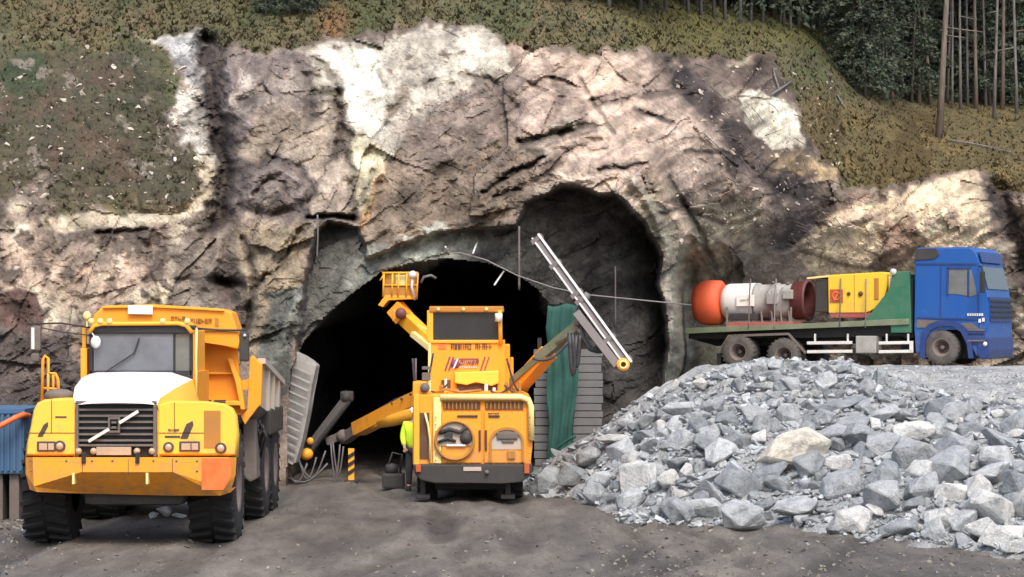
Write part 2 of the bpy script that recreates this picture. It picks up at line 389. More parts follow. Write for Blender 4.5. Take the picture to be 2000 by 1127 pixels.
# single features of the face, some with shade put into the colour: (line, half width px, relief towards the camera in metres, colour, strength)
FEAT = [([(1085,112),(1175,128),(1232,200),(1262,300),(1300,385),(1345,470),(1395,570)], 15, 0.35, (0.62,0.46,0.38), .8),
 ([(1236,352),(1288,428),(1310,520),(1316,640)], 10, 0.45, (0.46,0.42,0.36), .85),
 ([(1302,345),(1352,425),(1412,545)], 5, -0.35, (0.10,0.085,0.08), .8),
 ([(1335,178),(1415,258),(1475,345),(1560,395)], 9, -0.45, (0.09,0.07,0.075), .85),
 ([(1255,182),(1345,176)], 4, -0.3, (0.12,0.09,0.085), .8), ([(1240,214),(1312,238)], 5, -0.4, (0.11,0.08,0.08), .9),
 ([(1175,338),(1215,326),(1262,318)], 4, -0.3, (0.12,0.09,0.08), .8), ([(1130,150),(1200,260)], 4, -0.2, (0.16,0.12,0.11), .6),
 ([(1020,280),(1085,262),(1155,243)], 8, -0.5, (0.10,0.08,0.07), .9), ([(1085,250),(1105,238),(1120,245)], 9, 0.2, (0.80,0.70,0.60), .8),
 ([(940,374),(1000,340),(1062,308)], 4, -0.4, (0.10,0.075,0.06), .85), ([(965,386),(1015,370)], 3, -0.25, (0.12,0.09,0.08), .8),
 ([(1060,110),(1095,190),(1075,235)], 7, -0.2, (0.19,0.135,0.13), .6), ([(1010,150),(1090,190),(1160,200),(1225,190)], 4, -0.2, (0.2,0.145,0.13), .6),
 ([(900,145),(960,155),(1010,210)], 8, -0.25, (0.19,0.14,0.13), .6), ([(880,165),(900,215)], 10, -0.2, (0.17,0.13,0.125), .6),
 ([(1340,300),(1420,300),(1470,330)], 5, -0.3, (0.18,0.13,0.12), .7), ([(1350,240),(1400,300),(1440,380)], 6, 0.25, (0.56,0.43,0.38), .6),
 ([(1290,420),(1340,410),(1420,440),(1480,420)], 5, -0.3, (0.17,0.14,0.11), .6), ([(1310,260),(1370,265),(1430,300)], 5, 0.2, (0.60,0.47,0.42), .6),
 ([(1405,465),(1418,520),(1410,570)], 11, 0.3, (0.56,0.50,0.40), .8), ([(1470,440),(1490,500),(1460,545)], 12, -0.3, (0.15,0.12,0.12), .6),
 ([(468,400),(474,340),(525,308),(585,325),(608,372),(600,418)], 5, -0.15, (0.16,0.125,0.12), .55), ([(490,385),(500,345),(540,330),(580,350),(588,385)], 6, 0.2, (0.40,0.33,0.31), .7),
 ([(505,375),(530,352),(560,360),(565,385)], 4, -0.25, (0.14,0.11,0.11), .7), ([(470,408),(530,425),(590,410)], 9, -0.2, (0.15,0.12,0.125), .7),
 ([(745,330),(720,400),(695,465)], 4, 0.15, (0.62,0.36,0.17), .8), ([(730,335),(700,400),(690,430)], 5, -0.25, (0.13,0.10,0.085), .6),
 ([(602,426),(650,423),(692,428)], 5, -0.7, (0.08,0.07,0.07), .9), ([(412,550),(470,556)], 8, -0.7, (0.09,0.07,0.07), .9), ([(440,560),(450,640)], 22, -0.3, (0.14,0.105,0.10), .8),  # shadow below the pillar and under the cream block painted dark
 ([(408,560),(430,470),(440,440)], 9, 0.35, (0.38,0.31,0.26), .6), ([(478,470),(500,540),(480,640)], 7, -0.4, (0.11,0.09,0.085), .8),
 ([(590,450),(540,520),(500,560)], 4, -0.25, (0.17,0.13,0.10), .7), ([(570,450),(530,500),(505,540)], 5, 0.2, (0.55,0.44,0.31), .6), ([(610,560),(570,600),(555,680)], 9, 0.3, (0.35,0.34,0.31), .6),
 ([(0,452),(30,455)], 5, -0.3, (0.12,0.1,0.1), .8), ([(190,455),(285,447)], 4, -0.4, (0.15,0.12,0.10), .8), ([(95,440),(110,500),(90,560)], 6, -0.2, (0.2,0.16,0.14), .6),
 ([(300,450),(290,520),(310,600)], 6, -0.25, (0.2,0.155,0.135), .55), ([(205,470),(230,540),(200,610)], 7, -0.2, (0.21,0.16,0.14), .5), ([(610,110),(640,130),(660,180)], 6, -0.25, (0.3,0.24,0.2), .7),
 ([(612,182),(660,178)], 9, -0.3, (0.12,0.12,0.07), .8), ([(745,150),(752,170)], 6, -0.2, (0.28,0.23,0.2), .8), ([(655,190),(665,250),(655,310)], 6, -0.3, (0.15,0.115,0.10), .7),
 ([(440,110),(452,160),(445,220)], 7, 0.3, (0.45,0.38,0.38), .7), ([(560,110),(600,150),(610,230)], 12, -0.3, (0.13,0.105,0.115), .7), ([(470,200),(520,180),(570,190)], 9, -0.2, (0.15,0.12,0.12), .65)]
featm = []
for pts_, wd_, rl_, c_, s_ in FEAT:
    d, _ = sline(PX + n3*7 + n2*7, PY + n2*5 + n3*6, pts_); k = np.exp(-(d/wd_)**2); D = D - rl_*k; featm.append((k*s_, c_))
# a big rounded scar left of the portal, and the bulge above the portal
rr = np.sqrt(((PX-530)/78)**2 + ((PY-365)/58)**2)
D = D + (0.15+0.2*n2)*np.exp(-((rr-0.95+0.25*n2+0.1*n3)/0.16)**2) * (PX > 500) - 0.3*np.exp(-(rr/0.8)**2)
rb = np.sqrt(((PX-800)/130)**2 + ((PY-500)/48)**2); D = D - 0.5*np.exp(-(rb**2)*1.2)*(1+0.5*n2)
# the cut behind the portal (set back on the right) and the tunnel mouth
sal = sdist(PX + n2*10 + n3*3, PY + fbm(ax*1.5+9, az*1.5, 33, 4)*10, ALC)
amt = np.interp(PX, [560, 700, 900, 1030, 1130, 1300], [1.5, 0.5, 0.5, 1.6, 3.0, 3.2])
kal = sstep(-3, 9, sal)
flat_ = DEPTH(PX, PY) + f2*0.10 + f3*0.04 + n1*0.4 + n2*0.16 + n3*0.05
D = D*(1-kal) + (flat_ + amt)*kal
D = np.where(PY > 400, np.maximum(D, 57 + 15.5*sstep(1300, 1352, PX + n2*10)*sstep(385, 560, PY + n2*30)), D)
# ---- colour
def C(*c): return np.array(c)
col = np.zeros(PX.shape + (3,)); col[:] = C(0.30, 0.235, 0.205)
def lay(mask, c): 
    global col
    m = np.clip(mask, 0, 1)[..., None]; col = col*(1-m) + C(*c)*m
def zone(poly, c, soft=14, s=1.0, mod=None, wob=1.0):
    soft = soft*0.6; m = sstep(-soft, soft, sdist(PX + (ex-PX)*wob, PY + (ey-PY)*wob, poly)) * s
    if mod is not None: m = m*mod
    lay(m, c)
def spots(th, w=0.15, sc=1.0, s=0): return sstep(th, th+w, fbm(ax*sc+3.1*s, az*sc-1.7*s, 100+s, 5, 0.6))
lay(spots(0.0, .3, .5, 1), (0.37, 0.27, 0.23)); lay(spots(0.12, .12, 3.0, 51)*0.55, (0.14, 0.115, 0.10)); lay(spots(0.15, .12, 3.4, 52)*0.5, (0.5, 0.43, 0.37)); lay(spots(0.1, .25, .8, 2)*0.8, (0.22, 0.17, 0.155)); lay(spots(0.18, .2, 1.6, 3), (0.46, 0.38, 0.32))
zone([(-400,410),(480,420),(560,430),(600,640),(600,1000),(-400,1000)], (0.33,0.25,0.215), 14, 0.9)
zone([(-400,430),(470,430),(450,620),(-400,620)], (0.56,0.42,0.345), 20, 0.85, spots(-0.12,.25,1.2,4))
zone([(-400,430),(470,430),(450,640),(-400,640)], (0.62,0.53,0.43), 20, 0.9, spots(0.0,.2,1.0,5))
zone([(-400,430),(470,430),(450,640),(-400,640)], (0.17,0.13,0.115), 20, 0.9, spots(0.12,.12,2.2,6))
zone([(-400,645),(130,650),(170,800),(160,1000),(-400,1000)], (0.13,0.105,0.11), 20, 0.85)
zone([(0,575),(35,560),(70,578),(86,620),(78,660),(0,640),(-60,640),(-40,590)], (0.17,0.105,0.095), 4, 1.0, None, 0.2)
zone([(430,100),(600,100),(600,330),(470,420),(440,300)], (0.25,0.20,0.20), 16, 0.9)
zone([(430,130),(560,120),(640,180),(600,330),(500,300)], (0.50,0.42,0.39), 16, 0.8, spots(-0.1,.2,1.5,7))
zone([(470,310),(560,300),(605,350),(600,410),(480,420)], (0.18,0.145,0.145), 12, 0.75, spots(-0.15,.3,2.5,8))
zone([(480,215),(560,200),(640,260),(625,330),(560,300),(470,300)], (0.44,0.35,0.29), 14, 0.85)
zone([(600,330),(690,300),(695,430),(606,428)], (0.50,0.40,0.35), 10, 0.9)
zone([(450,440),(600,430),(580,600),(520,700),(480,690)], (0.38,0.30,0.22), 14, 0.85)
zone([(360,440),(475,560),(470,680),(330,600)], (0.27,0.215,0.195), 14, 0.8)
zone([(520,560),(620,560),(600,640),(560,760),(535,900),(500,900)], (0.16,0.165,0.16), 12, 0.95)
zone([(590,600),(680,520),(620,580),(560,660)], (0.42,0.41,0.38), 14, 0.7, spots(-0.1,.3,2,9))
zone([(700,280),(1010,200),(1060,330),(1000,440),(720,500),(650,560),(700,430)], (0.27,0.205,0.165), 22, 0.85)
zone([(745,260),(830,215),(960,260),(900,330),(790,420),(745,350)], (0.12,0.095,0.08), 22, 0.9, spots(-0.35,.35,1.2,10))
zone([(700,440),(745,330),(760,330),(715,460)], (0.50,0.33,0.20), 6, 0.8)
zone([(1030,290),(1180,240),(1280,330),(1240,420),(1100,360)], (0.56,0.45,0.39), 18, 0.7)
zone([(1000,90),(1300,110),(1440,250),(1500,420),(1430,560),(1300,440),(1180,350),(1010,250)], (0.58,0.44,0.38), 18, 0.85)
zone([(1100,100),(1240,110),(1280,330),(1240,400)], (0.70,0.52,0.44), 12, 0.8, spots(-0.15,.25,1.5,11))
st = fbm(u*0.5, v*2.8, 140, 5, 0.65)
zone([(880,120),(1440,100),(1560,330),(1500,440),(1100,340),(930,330)], (0.20,0.145,0.13), 20, 0.7, sstep(0.14, 0.36, st))
zone([(960,120),(1440,100),(1560,330),(1500,440),(1100,340),(980,300)], (0.62,0.47,0.42), 20, 0.8, sstep(0.14, 0.36, -st))
zone([(1270,330),(1340,400),(1400,470),(1420,600),(1310,640),(1300,500),(1240,400)], (0.36,0.31,0.235), 12, 0.8)
zone([(1320,400),(1470,380),(1520,500),(1470,570),(1360,600),(1300,480)], (0.36,0.31,0.235), 16, 0.8)
zone([(1360,480),(1420,460),(1440,560),(1400,560)], (0.62,0.55,0.44), 10, 0.8, spots(-0.1,.3,2.5,12))
zone([(1290,640),(1400,640),(1420,760),(1290,790)], (0.29,0.28,0.235), 10, 0.9)
zone([(1400,500),(1560,460),(1600,560),(1400,600)], (0.30,0.24,0.22), 14, 0.8)
# white and cream rock
zone([(602,100),(640,80),(760,78),(850,50),(930,60),(985,92),(990,150),(900,185),(820,235),(762,300),(742,370),(715,410),(678,380),(690,300),(668,190),(605,150)], (0.64,0.575,0.52), 10, 0.95, 1-spots(0.30,.1,2.2,13))
zone([(610,110),(760,85),(770,140),(750,270),(690,250),(670,180)], (0.80,0.75,0.69), 14, 1.0)
zone([(690,260),(760,290),(742,370),(710,420),(676,380)], (0.68,0.60,0.44), 12, 0.8)
zone([(790,120),(1000,150),(960,250),(830,260),(780,200)], (0.24,0.19,0.18), 16, 0.75, spots(0.05,.15,1.6,14))
zone([(780,230),(1010,150),(1050,220),(940,300),(800,330)], (0.36,0.28,0.26), 30, 0.6)
zone([(300,68),(400,64),(402,150),(415,230),(432,300),(400,345),(388,300),(352,262),(322,238),(345,200),(352,150)], (0.66,0.60,0.57), 7, 0.95, 1-spots(0.22,.12,2.6,15), 0.6)
zone([(318,75),(400,66),(402,180),(370,150)], (0.47,0.46,0.50), 10, 0.8, None, .5)
zone([(392,300),(432,310),(400,400),(340,440),(290,446),(90,446),(80,425),(100,412),(290,418),(350,400),(385,365)], (0.66,0.55,0.44), 7, 0.95, None, 0.6)
zone([(1450,190),(1500,175),(1560,240),(1565,290),(1500,285),(1455,235)], (0.74,0.67,0.58), 6, 0.95, None, 0.8)
zone([(1485,300),(1560,290),(1640,325),(1630,350),(1500,345)], (0.60,0.44,0.26), 8, 0.9, None, 0.8)
zone([(1560,485),(1620,420),(1700,390),(1760,380),(1900,335),(1940,370),(1930,480),(1900,560),(1600,560)], (0.70,0.56,0.43), 8, 0.95, 1-spots(0.32,.12,1.8,16)*0.8, 0.8)
zone([(1720,430),(1790,420),(1810,480),(1760,540),(1700,520)], (0.38,0.25,0.20), 8, 0.85)
zone([(1620,400),(1760,385),(1740,430),(1640,440)], (0.46,0.32,0.26), 8, 0.7, spots(-0.1,.3,2,17))
zone([(1940,380),(2400,370),(2400,560),(1990,560)], (0.13,0.10,0.10), 14, 0.85)
zone([(1975,395),(2080,380),(2060,480),(1990,470)], (0.5,0.38,0.32), 10, 0.8)
zone([(1900,520),(2400,500),(2400,800),(1900,800)], (0.42,0.34,0.28), 20, 0.7, spots(-0.1,.3,1.2,18))
zone([(1500,105),(1560,180),(1640,330),(1640,400),(1560,470),(1500,500),(1440,440),(1420,300),(1380,200),(1300,110)], (0.12,0.085,0.08), 16, 0.65, spots(-0.25,.3,1.1,19))
zone([(1450,190),(1500,175),(1560,240),(1565,290),(1500,285),(1455,235)], (0.74,0.67,0.58), 6, 0.9, None, 0.8)
for g_, s_ in ((g1, .9), (g2, .6), (g3, .95), (g4, .8), (g5, .45), (g6, .3)): lay(g_*s_*(1.0 + 1.6*n3 + 0.8*n2), (0.10, 0.08, 0.085))
lay(crack_shade, (0.09, 0.07, 0.065))  # shade of cracks and undercut ledges painted dark
for k_, c_ in featm: lay(k_*(0.85 + 0.6*n3), c_)
e12 = np.minimum(e1*1.6, e2)+0.06*n3; lay(sstep(0.06, 0.0, e12)*0.3*sstep(-.1,.4,n2)*rock, (0.12, 0.09, 0.08))
lay(sstep(0.12, 0.0, e3+0.1*n3)*0.2*rock, (0.14, 0.11, 0.10))
# sprayed concrete round the portal, with the recess shade painted into it
lay(kal*0.97, (0.20, 0.185, 0.185))
zone([(585,425),(1030,440),(1100,600),(1000,560),(880,500),(700,560),(600,640)], (0.19,0.185,0.18), 14, 0.9, kal)
zone([(700,500),(860,452),(960,470),(880,500),(760,530),(660,570)], (0.36,0.36,0.34), 14, 0.85)
zone([(765,470),(860,450),(860,485),(790,500)], (0.62,0.64,0.62), 10, 0.8, spots(-0.15,.25,2.5,20))
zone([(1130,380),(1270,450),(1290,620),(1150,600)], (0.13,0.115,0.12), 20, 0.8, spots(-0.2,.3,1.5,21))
zone([(1130,520),(1310,560),(1310,1000),(1110,1000)], (0.085,0.078,0.082), 24, 0.85, kal)  # darker lower right of the recess: its shade painted in
# vegetation colours
vm = veg[..., None]
vc = np.zeros(col.shape); vc[:] = C(0.125, 0.117, 0.062)
def vlay(m, c):
    global vc
    m = np.clip(m, 0, 1)[..., None]; vc = vc*(1-m) + C(*c)*m
vlay(spots(-0.05,.35,.6,30), (0.155,0.130,0.058)); vlay(spots(0.0,.3,.9,31), (0.098,0.108,0.052)); vlay(spots(0.15,.3,1.5,32)*.8, (0.175,0.135,0.075)); vlay(spots(0.2,.2,2.5,33)*.5, (0.07,0.062,0.04))
left = sstep(-20, 30, sdist(ex, ey, [(-400,110),(290,90),(330,200),(400,310),(380,400),(-400,420)]))
vlay(left*0.8, (0.075, 0.068, 0.048)); vlay(left*spots(0.1,.2,1.2,34), (0.105,0.078,0.055)); vlay(left*spots(0.15,.2,.8,35)*sstep(300, 120, PY), (0.05,0.068,0.036))
vlay(left*spots(0.36,.06,3.2,36)*.6, (0.30,0.26,0.22))
rt = sstep(1480, 1600, PX)*sstep(170, 240, PY); vlay(rt*0.5, (0.13,0.095,0.04)); vlay(rt*spots(0.0,.2,1.0,37), (0.095,0.07,0.03)); vlay(rt*spots(0.15,.1,1.8,38)*.7, (0.19,0.14,0.06))
vlay(np.exp(-((PX-652)/28)**2 - ((PY-45)/34)**2)*0.9, (0.26,0.13,0.06))
vlay(sstep(1150, 1350, PX)*sstep(120, 60, PY)*0.5, (0.13,0.13,0.03))
col = col*(1-vm) + vc*vm
col *= (1 + 0.22*n3 + 0.12*fbm(ax*9, az*9, 150, 3))[..., None]
rk = (1-veg)[..., None]; col = np.clip(col, 0.008, 0.95)
mot = fbm(ax*2.0+3, az*2.0, 190, 5, 0.68); stm = fbm(u*1.3, v*5.5, 195, 4, 0.6)
mot2 = np.clip(1 + 0.70*mot + 0.62*stm*(0.35 + 0.65*sstep(820, 1050, PX)), 0.35, 1.5)[..., None]
cr = (col*mot2)**1.2*0.98; cr = np.minimum(cr, 0.80); lum = cr.mean(-1, keepdims=True); cr = lum + (cr-lum)*0.84; cr[..., 0] *= 1.03; cr[..., 1] *= 1.075; cr[..., 2] *= 1.0
col = col*(1-rk) + cr*rk
# ---- mesh
ny, nx = PX.shape
keep = sdist(PX, PY, OPEN) < 0
X = (PX-1000)*D/F; Z = EYE + (HOR-PY)*D/F
vid = np.arange(nx*ny).reshape(ny, nx)
fk = keep[:-1,:-1] | keep[1:,:-1] | keep[:-1,1:] | keep[1:,1:]
q = np.stack([vid[:-1,:-1], vid[1:,:-1], vid[1:,1:], vid[:-1,1:]], -1)[fk]
V3 = np.stack([X, D, Z], -1).reshape(-1, 3)
used = np.zeros(nx*ny, bool); used[q.reshape(-1)] = True
remap = -np.ones(nx*ny, int); remap[used] = np.arange(used.sum())
V = V3[used]; Q = remap[q]; CC = col.reshape(-1, 3)[used]
# the bore: the edge of the opening swept back into the hill
from collections import Counter
ec = Counter()
om = sdist(PX, PY, OPEN).reshape(-1)[used]
cand = Q[(om[Q] > -14).any(1)]
for f in cand:
    for i in range(4):
        a, b = int(f[i]), int(f[(i+1) % 4]); ec[(min(a,b), max(a,b))] += 1
pxu = PX.reshape(-1)[used]; pyu = PY.reshape(-1)[used]
be = [k for k, c_ in ec.items() if c_ == 1 and om[k[0]] > -1 and om[k[1]] > -1]
ring = sorted(set(x for e in be for x in e)); cur = {i: i for i in ring}
VL = [tuple(x) for x in V]; FL = [tuple(int(t) for t in f) for f in Q]; CL = [tuple(x) for x in CC]
mx = (-2.4 + 0.2)
for stp in range(1, 15):
    new = {}
    for i in ring:
        x, y, z = V[i]; k = stp*2.6
        y0 = 61.5 + k if stp > 1 else max(y + 0.9, 61.2)
        j = 0.35*math.sin(k*1.7 + x*2.1 + z) + 0.22*math.sin(k*4.1 - z*3.3 + x)
        cx, cz = (840-1000)*60/F, 2.4
        L = math.hypot(x-cx, z-cz)
        sc_ = 1 + (j + 0.25)/max(L, 1)
        new[i] = len(VL); VL.append((cx + (x-cx)*sc_, y0, cz + (z-cz)*sc_)); CL.append((0.035, 0.033, 0.035))  # wall far darker than the face: tunnel dark put into the colour
    for a, b in be: FL.append((cur[a], cur[b], new[b], new[a]))
    cur = new
# end of the bore
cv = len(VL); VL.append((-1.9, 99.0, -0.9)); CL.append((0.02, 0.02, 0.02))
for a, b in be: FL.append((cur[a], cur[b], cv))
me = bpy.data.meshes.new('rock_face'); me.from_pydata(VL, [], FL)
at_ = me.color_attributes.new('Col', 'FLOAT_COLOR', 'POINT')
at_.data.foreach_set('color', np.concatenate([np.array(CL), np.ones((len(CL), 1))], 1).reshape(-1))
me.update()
m, n, b = _nodes('blasted_rock'); co = coords(n)
at = n.nodes.new('ShaderNodeAttribute'); at.attribute_name = 'Col'
ta = noise(n, 3.0, 8, 0.7, co, 0.4); tb = noise(n, 14.0, 6, 0.7, co)
vo = n.nodes.new('ShaderNodeTexVoronoi'); vo.feature = 'DISTANCE_TO_EDGE'; vo.inputs['Scale'].default_value = 1.6; vo.inputs['Randomness'].default_value = 1.0
wv = mix(n, 0.25, co, noise(n, 1.2, 4, 0.6, co).outputs[1]); n.links.new(wv, vo.inputs['Vector'])
k1 = ramp(n, ta.outputs[0], [(0.3, (0.62, 0.60, 0.60)), (0.5, (1, 1, 1)), (0.75, (1.25, 1.22, 1.18))])
tc = noise(n, 5.5, 10, 0.82, co, 0.8)
k2 = ramp(n, tb.outputs[0], [(0.3, (0.66, 0.66, 0.66)), (0.52, (1, 1, 1)), (0.75, (1.25, 1.25, 1.25))])
k4 = ramp(n, tc.outputs[0], [(0.36, (0.45, 0.43, 0.42)), (0.46, (0.95, 0.95, 0.95)), (0.6, (1.08, 1.07, 1.05)), (0.68, (1.3, 1.28, 1.24))])
k3 = ramp(n, vo.outputs['Distance'], [(0.0, (0.55, 0.52, 0.5)), (0.035, (1, 1, 1))])
c1 = mix(n, 1.0, at.outputs['Color'], k1.outputs[0], 'MULTIPLY'); c2 = mix(n, 0.75, mix(n, 1.0, c1, k2.outputs[0], 'MULTIPLY'), k4.outputs[0], 'MULTIPLY'); c3 = mix(n, 0.12, c2, k3.outputs[0], 'MULTIPLY')
n.links.new(c3, b.inputs['Base Color']); b.inputs['Roughness'].default_value = 0.92; b.inputs['Specular IOR Level'].default_value = 0.25
b1 = bump(n, b, ta.outputs[0], 0.5, 0.14); b3 = bump(n, b, tc.outputs[0], 0.6, 0.10, b1); b2 = bump(n, b, tb.outputs[0], 0.5, 0.05, b3)
M['rock'] = m
cliff = link('rock_face', me, m); tag(cliff, kind='structure')

# ------------------------------------------------------------------ ground sheet
def ground_mat(name, c0, c1, c2, sc=1.0, wet=False):
    m, n, b = _nodes(name); co = coords(n); st = co
    if wet:
        mp = n.nodes.new('ShaderNodeMapping'); mp.inputs['Scale'].default_value = (1, 0.22, 1); n.links.new(co, mp.inputs[0]); st = mp.outputs[0]
    a = noise(n, 0.45*sc, 6, 0.65, st, 0.3); a2 = noise(n, 2.5*sc, 7, 0.75, st); a3 = noise(n, 22*sc, 5, 0.8, co)
    vo = n.nodes.new('ShaderNodeTexVoronoi'); vo.inputs['Scale'].default_value = 13*sc; n.links.new(co, vo.inputs['Vector'])
    r = ramp(n, a.outputs[0], [(0.35, c0), (0.5, c1), (0.68, c2)])
    k = ramp(n, a2.outputs[0], [(0.3, (0.6, 0.58, 0.56)), (0.5, (1, 1, 1)), (0.72, (1.35, 1.33, 1.3))])
    k3 = ramp(n, a3.outputs[0], [(0.35, (0.6, 0.6, 0.6)), (0.52, (1, 1, 1)), (0.7, (1.5, 1.5, 1.5))])
    c = mix(n, 1.0, mix(n, 1.0, r.outputs[0], k.outputs[0], 'MULTIPLY'), k3.outputs[0], 'MULTIPLY')
    if wet:      # damp soil in the ruts
        wa = n.nodes.new('ShaderNodeAttribute'); wa.attribute_name = 'Wet'; c = mix(n, wa.outputs['Fac'], c, mix(n, 1.0, c, (0.60, 0.59, 0.58), 'MULTIPLY'))
    n.links.new(c, b.inputs['Base Color'])
    rg = ramp(n, a.outputs[0], [(0.4, (0.62,)*3), (0.6, (0.95,)*3)]); n.links.new(rg.outputs[0], b.inputs['Roughness'])
    b.inputs['Specular IOR Level'].default_value = 0.3
    k1_ = bump(n, b, a2.outputs[0], 0.5, 0.06); k2_ = bump(n, b, a3.outputs[0], 0.6, 0.03, k1_); bump(n, b, vo.outputs['Distance'], 0.35, 0.02, k2_)
    return m
M['ground'] = ground_mat('packed_wet_gravel', (0.085, 0.075, 0.065), (0.135, 0.122, 0.105), (0.21, 0.19, 0.16), 1.0, True)
M['bank'] = ground_mat('grey_crushed_rock', (0.19, 0.20, 0.21), (0.27, 0.28, 0.285), (0.36, 0.365, 0.36))
def track(x, y):
    t = 0
    for (x0, sl, c) in ((-7.65, 0.0, 0), (-4.9, 0.0, 0), (-1.2, 0.02, 1.5), (0.6, 0.02, 1.5), (2.0, -0.12, 1), (-3.2, 0.05, 2), (3.0, 0.22, 1.2), (5.2, 0.22, 1.2), (-2.0, -0.1, 0.8)):
        cx = x0 + sl*(y-45) + c*np.sin((y-30)/9.0)
        d = np.abs(x - cx); t = t - 0.05*np.exp(-(d/0.28)**2) + 0.035*np.exp(-((d-0.48)/0.16)**2)
    return t
xs = np.concatenate([[-400,-150,-60,-30], np.arange(-16, 16.01, 0.09), [30,60,150,400]])
ys = np.concatenate([[-60,0,15,25], np.arange(30, 62, 0.11), [64,68,75,85,95,110,200,400]])
GX, GY = np.meshgrid(xs, ys)
nearm = sstep(20, 32, GY)*sstep(75, 60, GY)*sstep(24, 15, np.abs(GX))
GZ = nearm*(fbm(GX*0.25, GY*0.05, 200, 4)*0.03 + fbm(GX*1.1, GY*0.2, 204, 4)*0.012 + fbm(GX*4, GY*1.2, 208, 3)*0.006 + track(GX, GY))
GWET = np.clip(nearm*(-track(GX, GY)*24*(0.7+0.6*fbm(GX*0.8, GY*0.08, 230, 3))) + sstep(0.05, 0.4, fbm(GX*0.45, GY*0.05, 220, 4))*0.55 - 0.05, 0, 1)
def gz(x, y):
    x = np.array([x], float); y = np.array([y], float)
    return float((fbm(x*0.25, y*0.05, 200, 4)*0.03 + fbm(x*1.1, y*0.2, 204, 4)*0.012 + track(x, y))[0])
vi = np.arange(GX.size).reshape(GX.shape)
gf = np.stack([vi[:-1,:-1], vi[:-1,1:], vi[1:,1:], vi[1:,:-1]], -1).reshape(-1, 4).tolist()
me = mesh_np('ground', np.stack([GX, GY, GZ], -1).reshape(-1, 3), gf, True)
a_ = me.attributes.new('Wet', 'FLOAT', 'POINT'); a_.data.foreach_set('value', GWET.reshape(-1))
tag(link('ground', me, M['ground']), kind='structure')

# ------------------------------------------------------------------ the bank of blasted rock on the right and the shelf behind it
CT = []
def cp(px, py, z):                      # a point seen at (px, py) at height z; D follows from z
    pass
BK = [ # X, Y, Z of the bank surface
 (1020,968,None),(1100,985,None),(1200,1030,None),(1400,1035,None),(1640,1058,None),(1800,1080,None),(2000,1105,None),(2200,1120,None)]
toe = []
for px, py, _ in BK:
    Y_ = 3.6*F/(py-HOR); toe.append(((px-1000)*Y_/F, Y_, -0.1))
def zp(px, py, Y): p = P(px, py, Y); return tuple(p)
crest = [zp(1060,915,55),zp(1130,880,55.5),zp(1200,824,56),zp(1300,770,56.5),zp(1400,733,57.5),zp(1480,712,58),zp(1560,707,58.5),zp(1640,714,58),zp(1720,730,56.5),zp(1800,752,54.5),zp(1900,778,52),zp(2000,800,50),zp(2200,810,49)]
mid = [zp(1200,920,50.5),zp(1400,860,50),zp(1600,860,49),zp(1800,900,47),zp(2000,940,44.5),zp(2200,950,44),zp(1500,950,47),zp(1750,990,44.5),zp(1300,960,48.5)]
shelf = [zp(1400,722,62),zp(1560,714,61.5),zp(1700,717,61.5),zp(1850,722,60.5),zp(2000,722,60),zp(2200,722,60),zp(2000,760,55.5),zp(1850,740,58),
         zp(1350,719,67.5),zp(1450,718,67),zp(1530,716.5,66.5),zp(1840,712,64.5),zp(1950,710,64),(8,78,2.35),(12,80,2.5),(16,80,2.6),(20,80,2.6),(20,70,2.5),(15.5,72,2.5),(24,60,1.6),(24,50,1.0)]
back = [zp(1060,930,57.5),(2.2,59,-0.1),(1.6,57.5,-0.2),(3.4,59.5,0.4),zp(1250,790,59.5),(4.6,62,0.9)]
out = [(-0.3,53,-0.5),(-0.3,58,-0.5),(1.0,50,-0.5),(2.5,42,-0.6),(5.5,39,-0.6),(8,36.5,-0.7),(12,33.5,-0.8)]
pts = toe+crest+mid+shelf+back+out
BT = TPS([(x*50, y*50, z) for x, y, z in pts], 1e-4)
bxs = np.arange(-0.2, 24, 0.1); bys = np.arange(36, 84, 0.12)
BX, BY = np.meshgrid(bxs, bys)
def bankz(x, y):
    x = np.asarray(x, float); y = np.asarray(y, float)
    rough = np.where(y < 59, 1.0, 0.25)
    cap = np.where(y > 55.5, 2.70 - (y-55.5)*0.017, 2.70)
    b0 = BT(x*50, y*50); b0 = np.where(b0 > cap-0.12, cap - 0.12*np.exp(-np.clip((b0-cap+0.12)/0.12, 0, 50)), b0)
    return b0 + rough*(fbm(x*0.9, y*0.9, 300, 4)*0.20 + facet(x*1.2, y*1.2, 301, 1.0)[0]*0.10)
BZ = bankz(BX, BY)
vi = np.arange(BX.size).reshape(BX.shape)
qf = np.stack([vi[:-1,:-1], vi[:-1,1:], vi[1:,1:], vi[1:,:-1]], -1)
zz = np.maximum.reduce([BZ[:-1,:-1], BZ[:-1,1:], BZ[1:,1:], BZ[1:,:-1]])
cd = DEPTH((BX*F/BY+1000), np.full(BX.shape, 650.0))
okb = (zz > -0.25) & (BY[:-1,:-1] < cd[:-1,:-1] + 5)
qf = qf[okb].tolist()
me = mesh_np('rubble_bank', np.stack([BX, BY, BZ], -1).reshape(-1, 3), qf, False)
tag(link('rubble_bank', me, M['bank']), kind='structure')

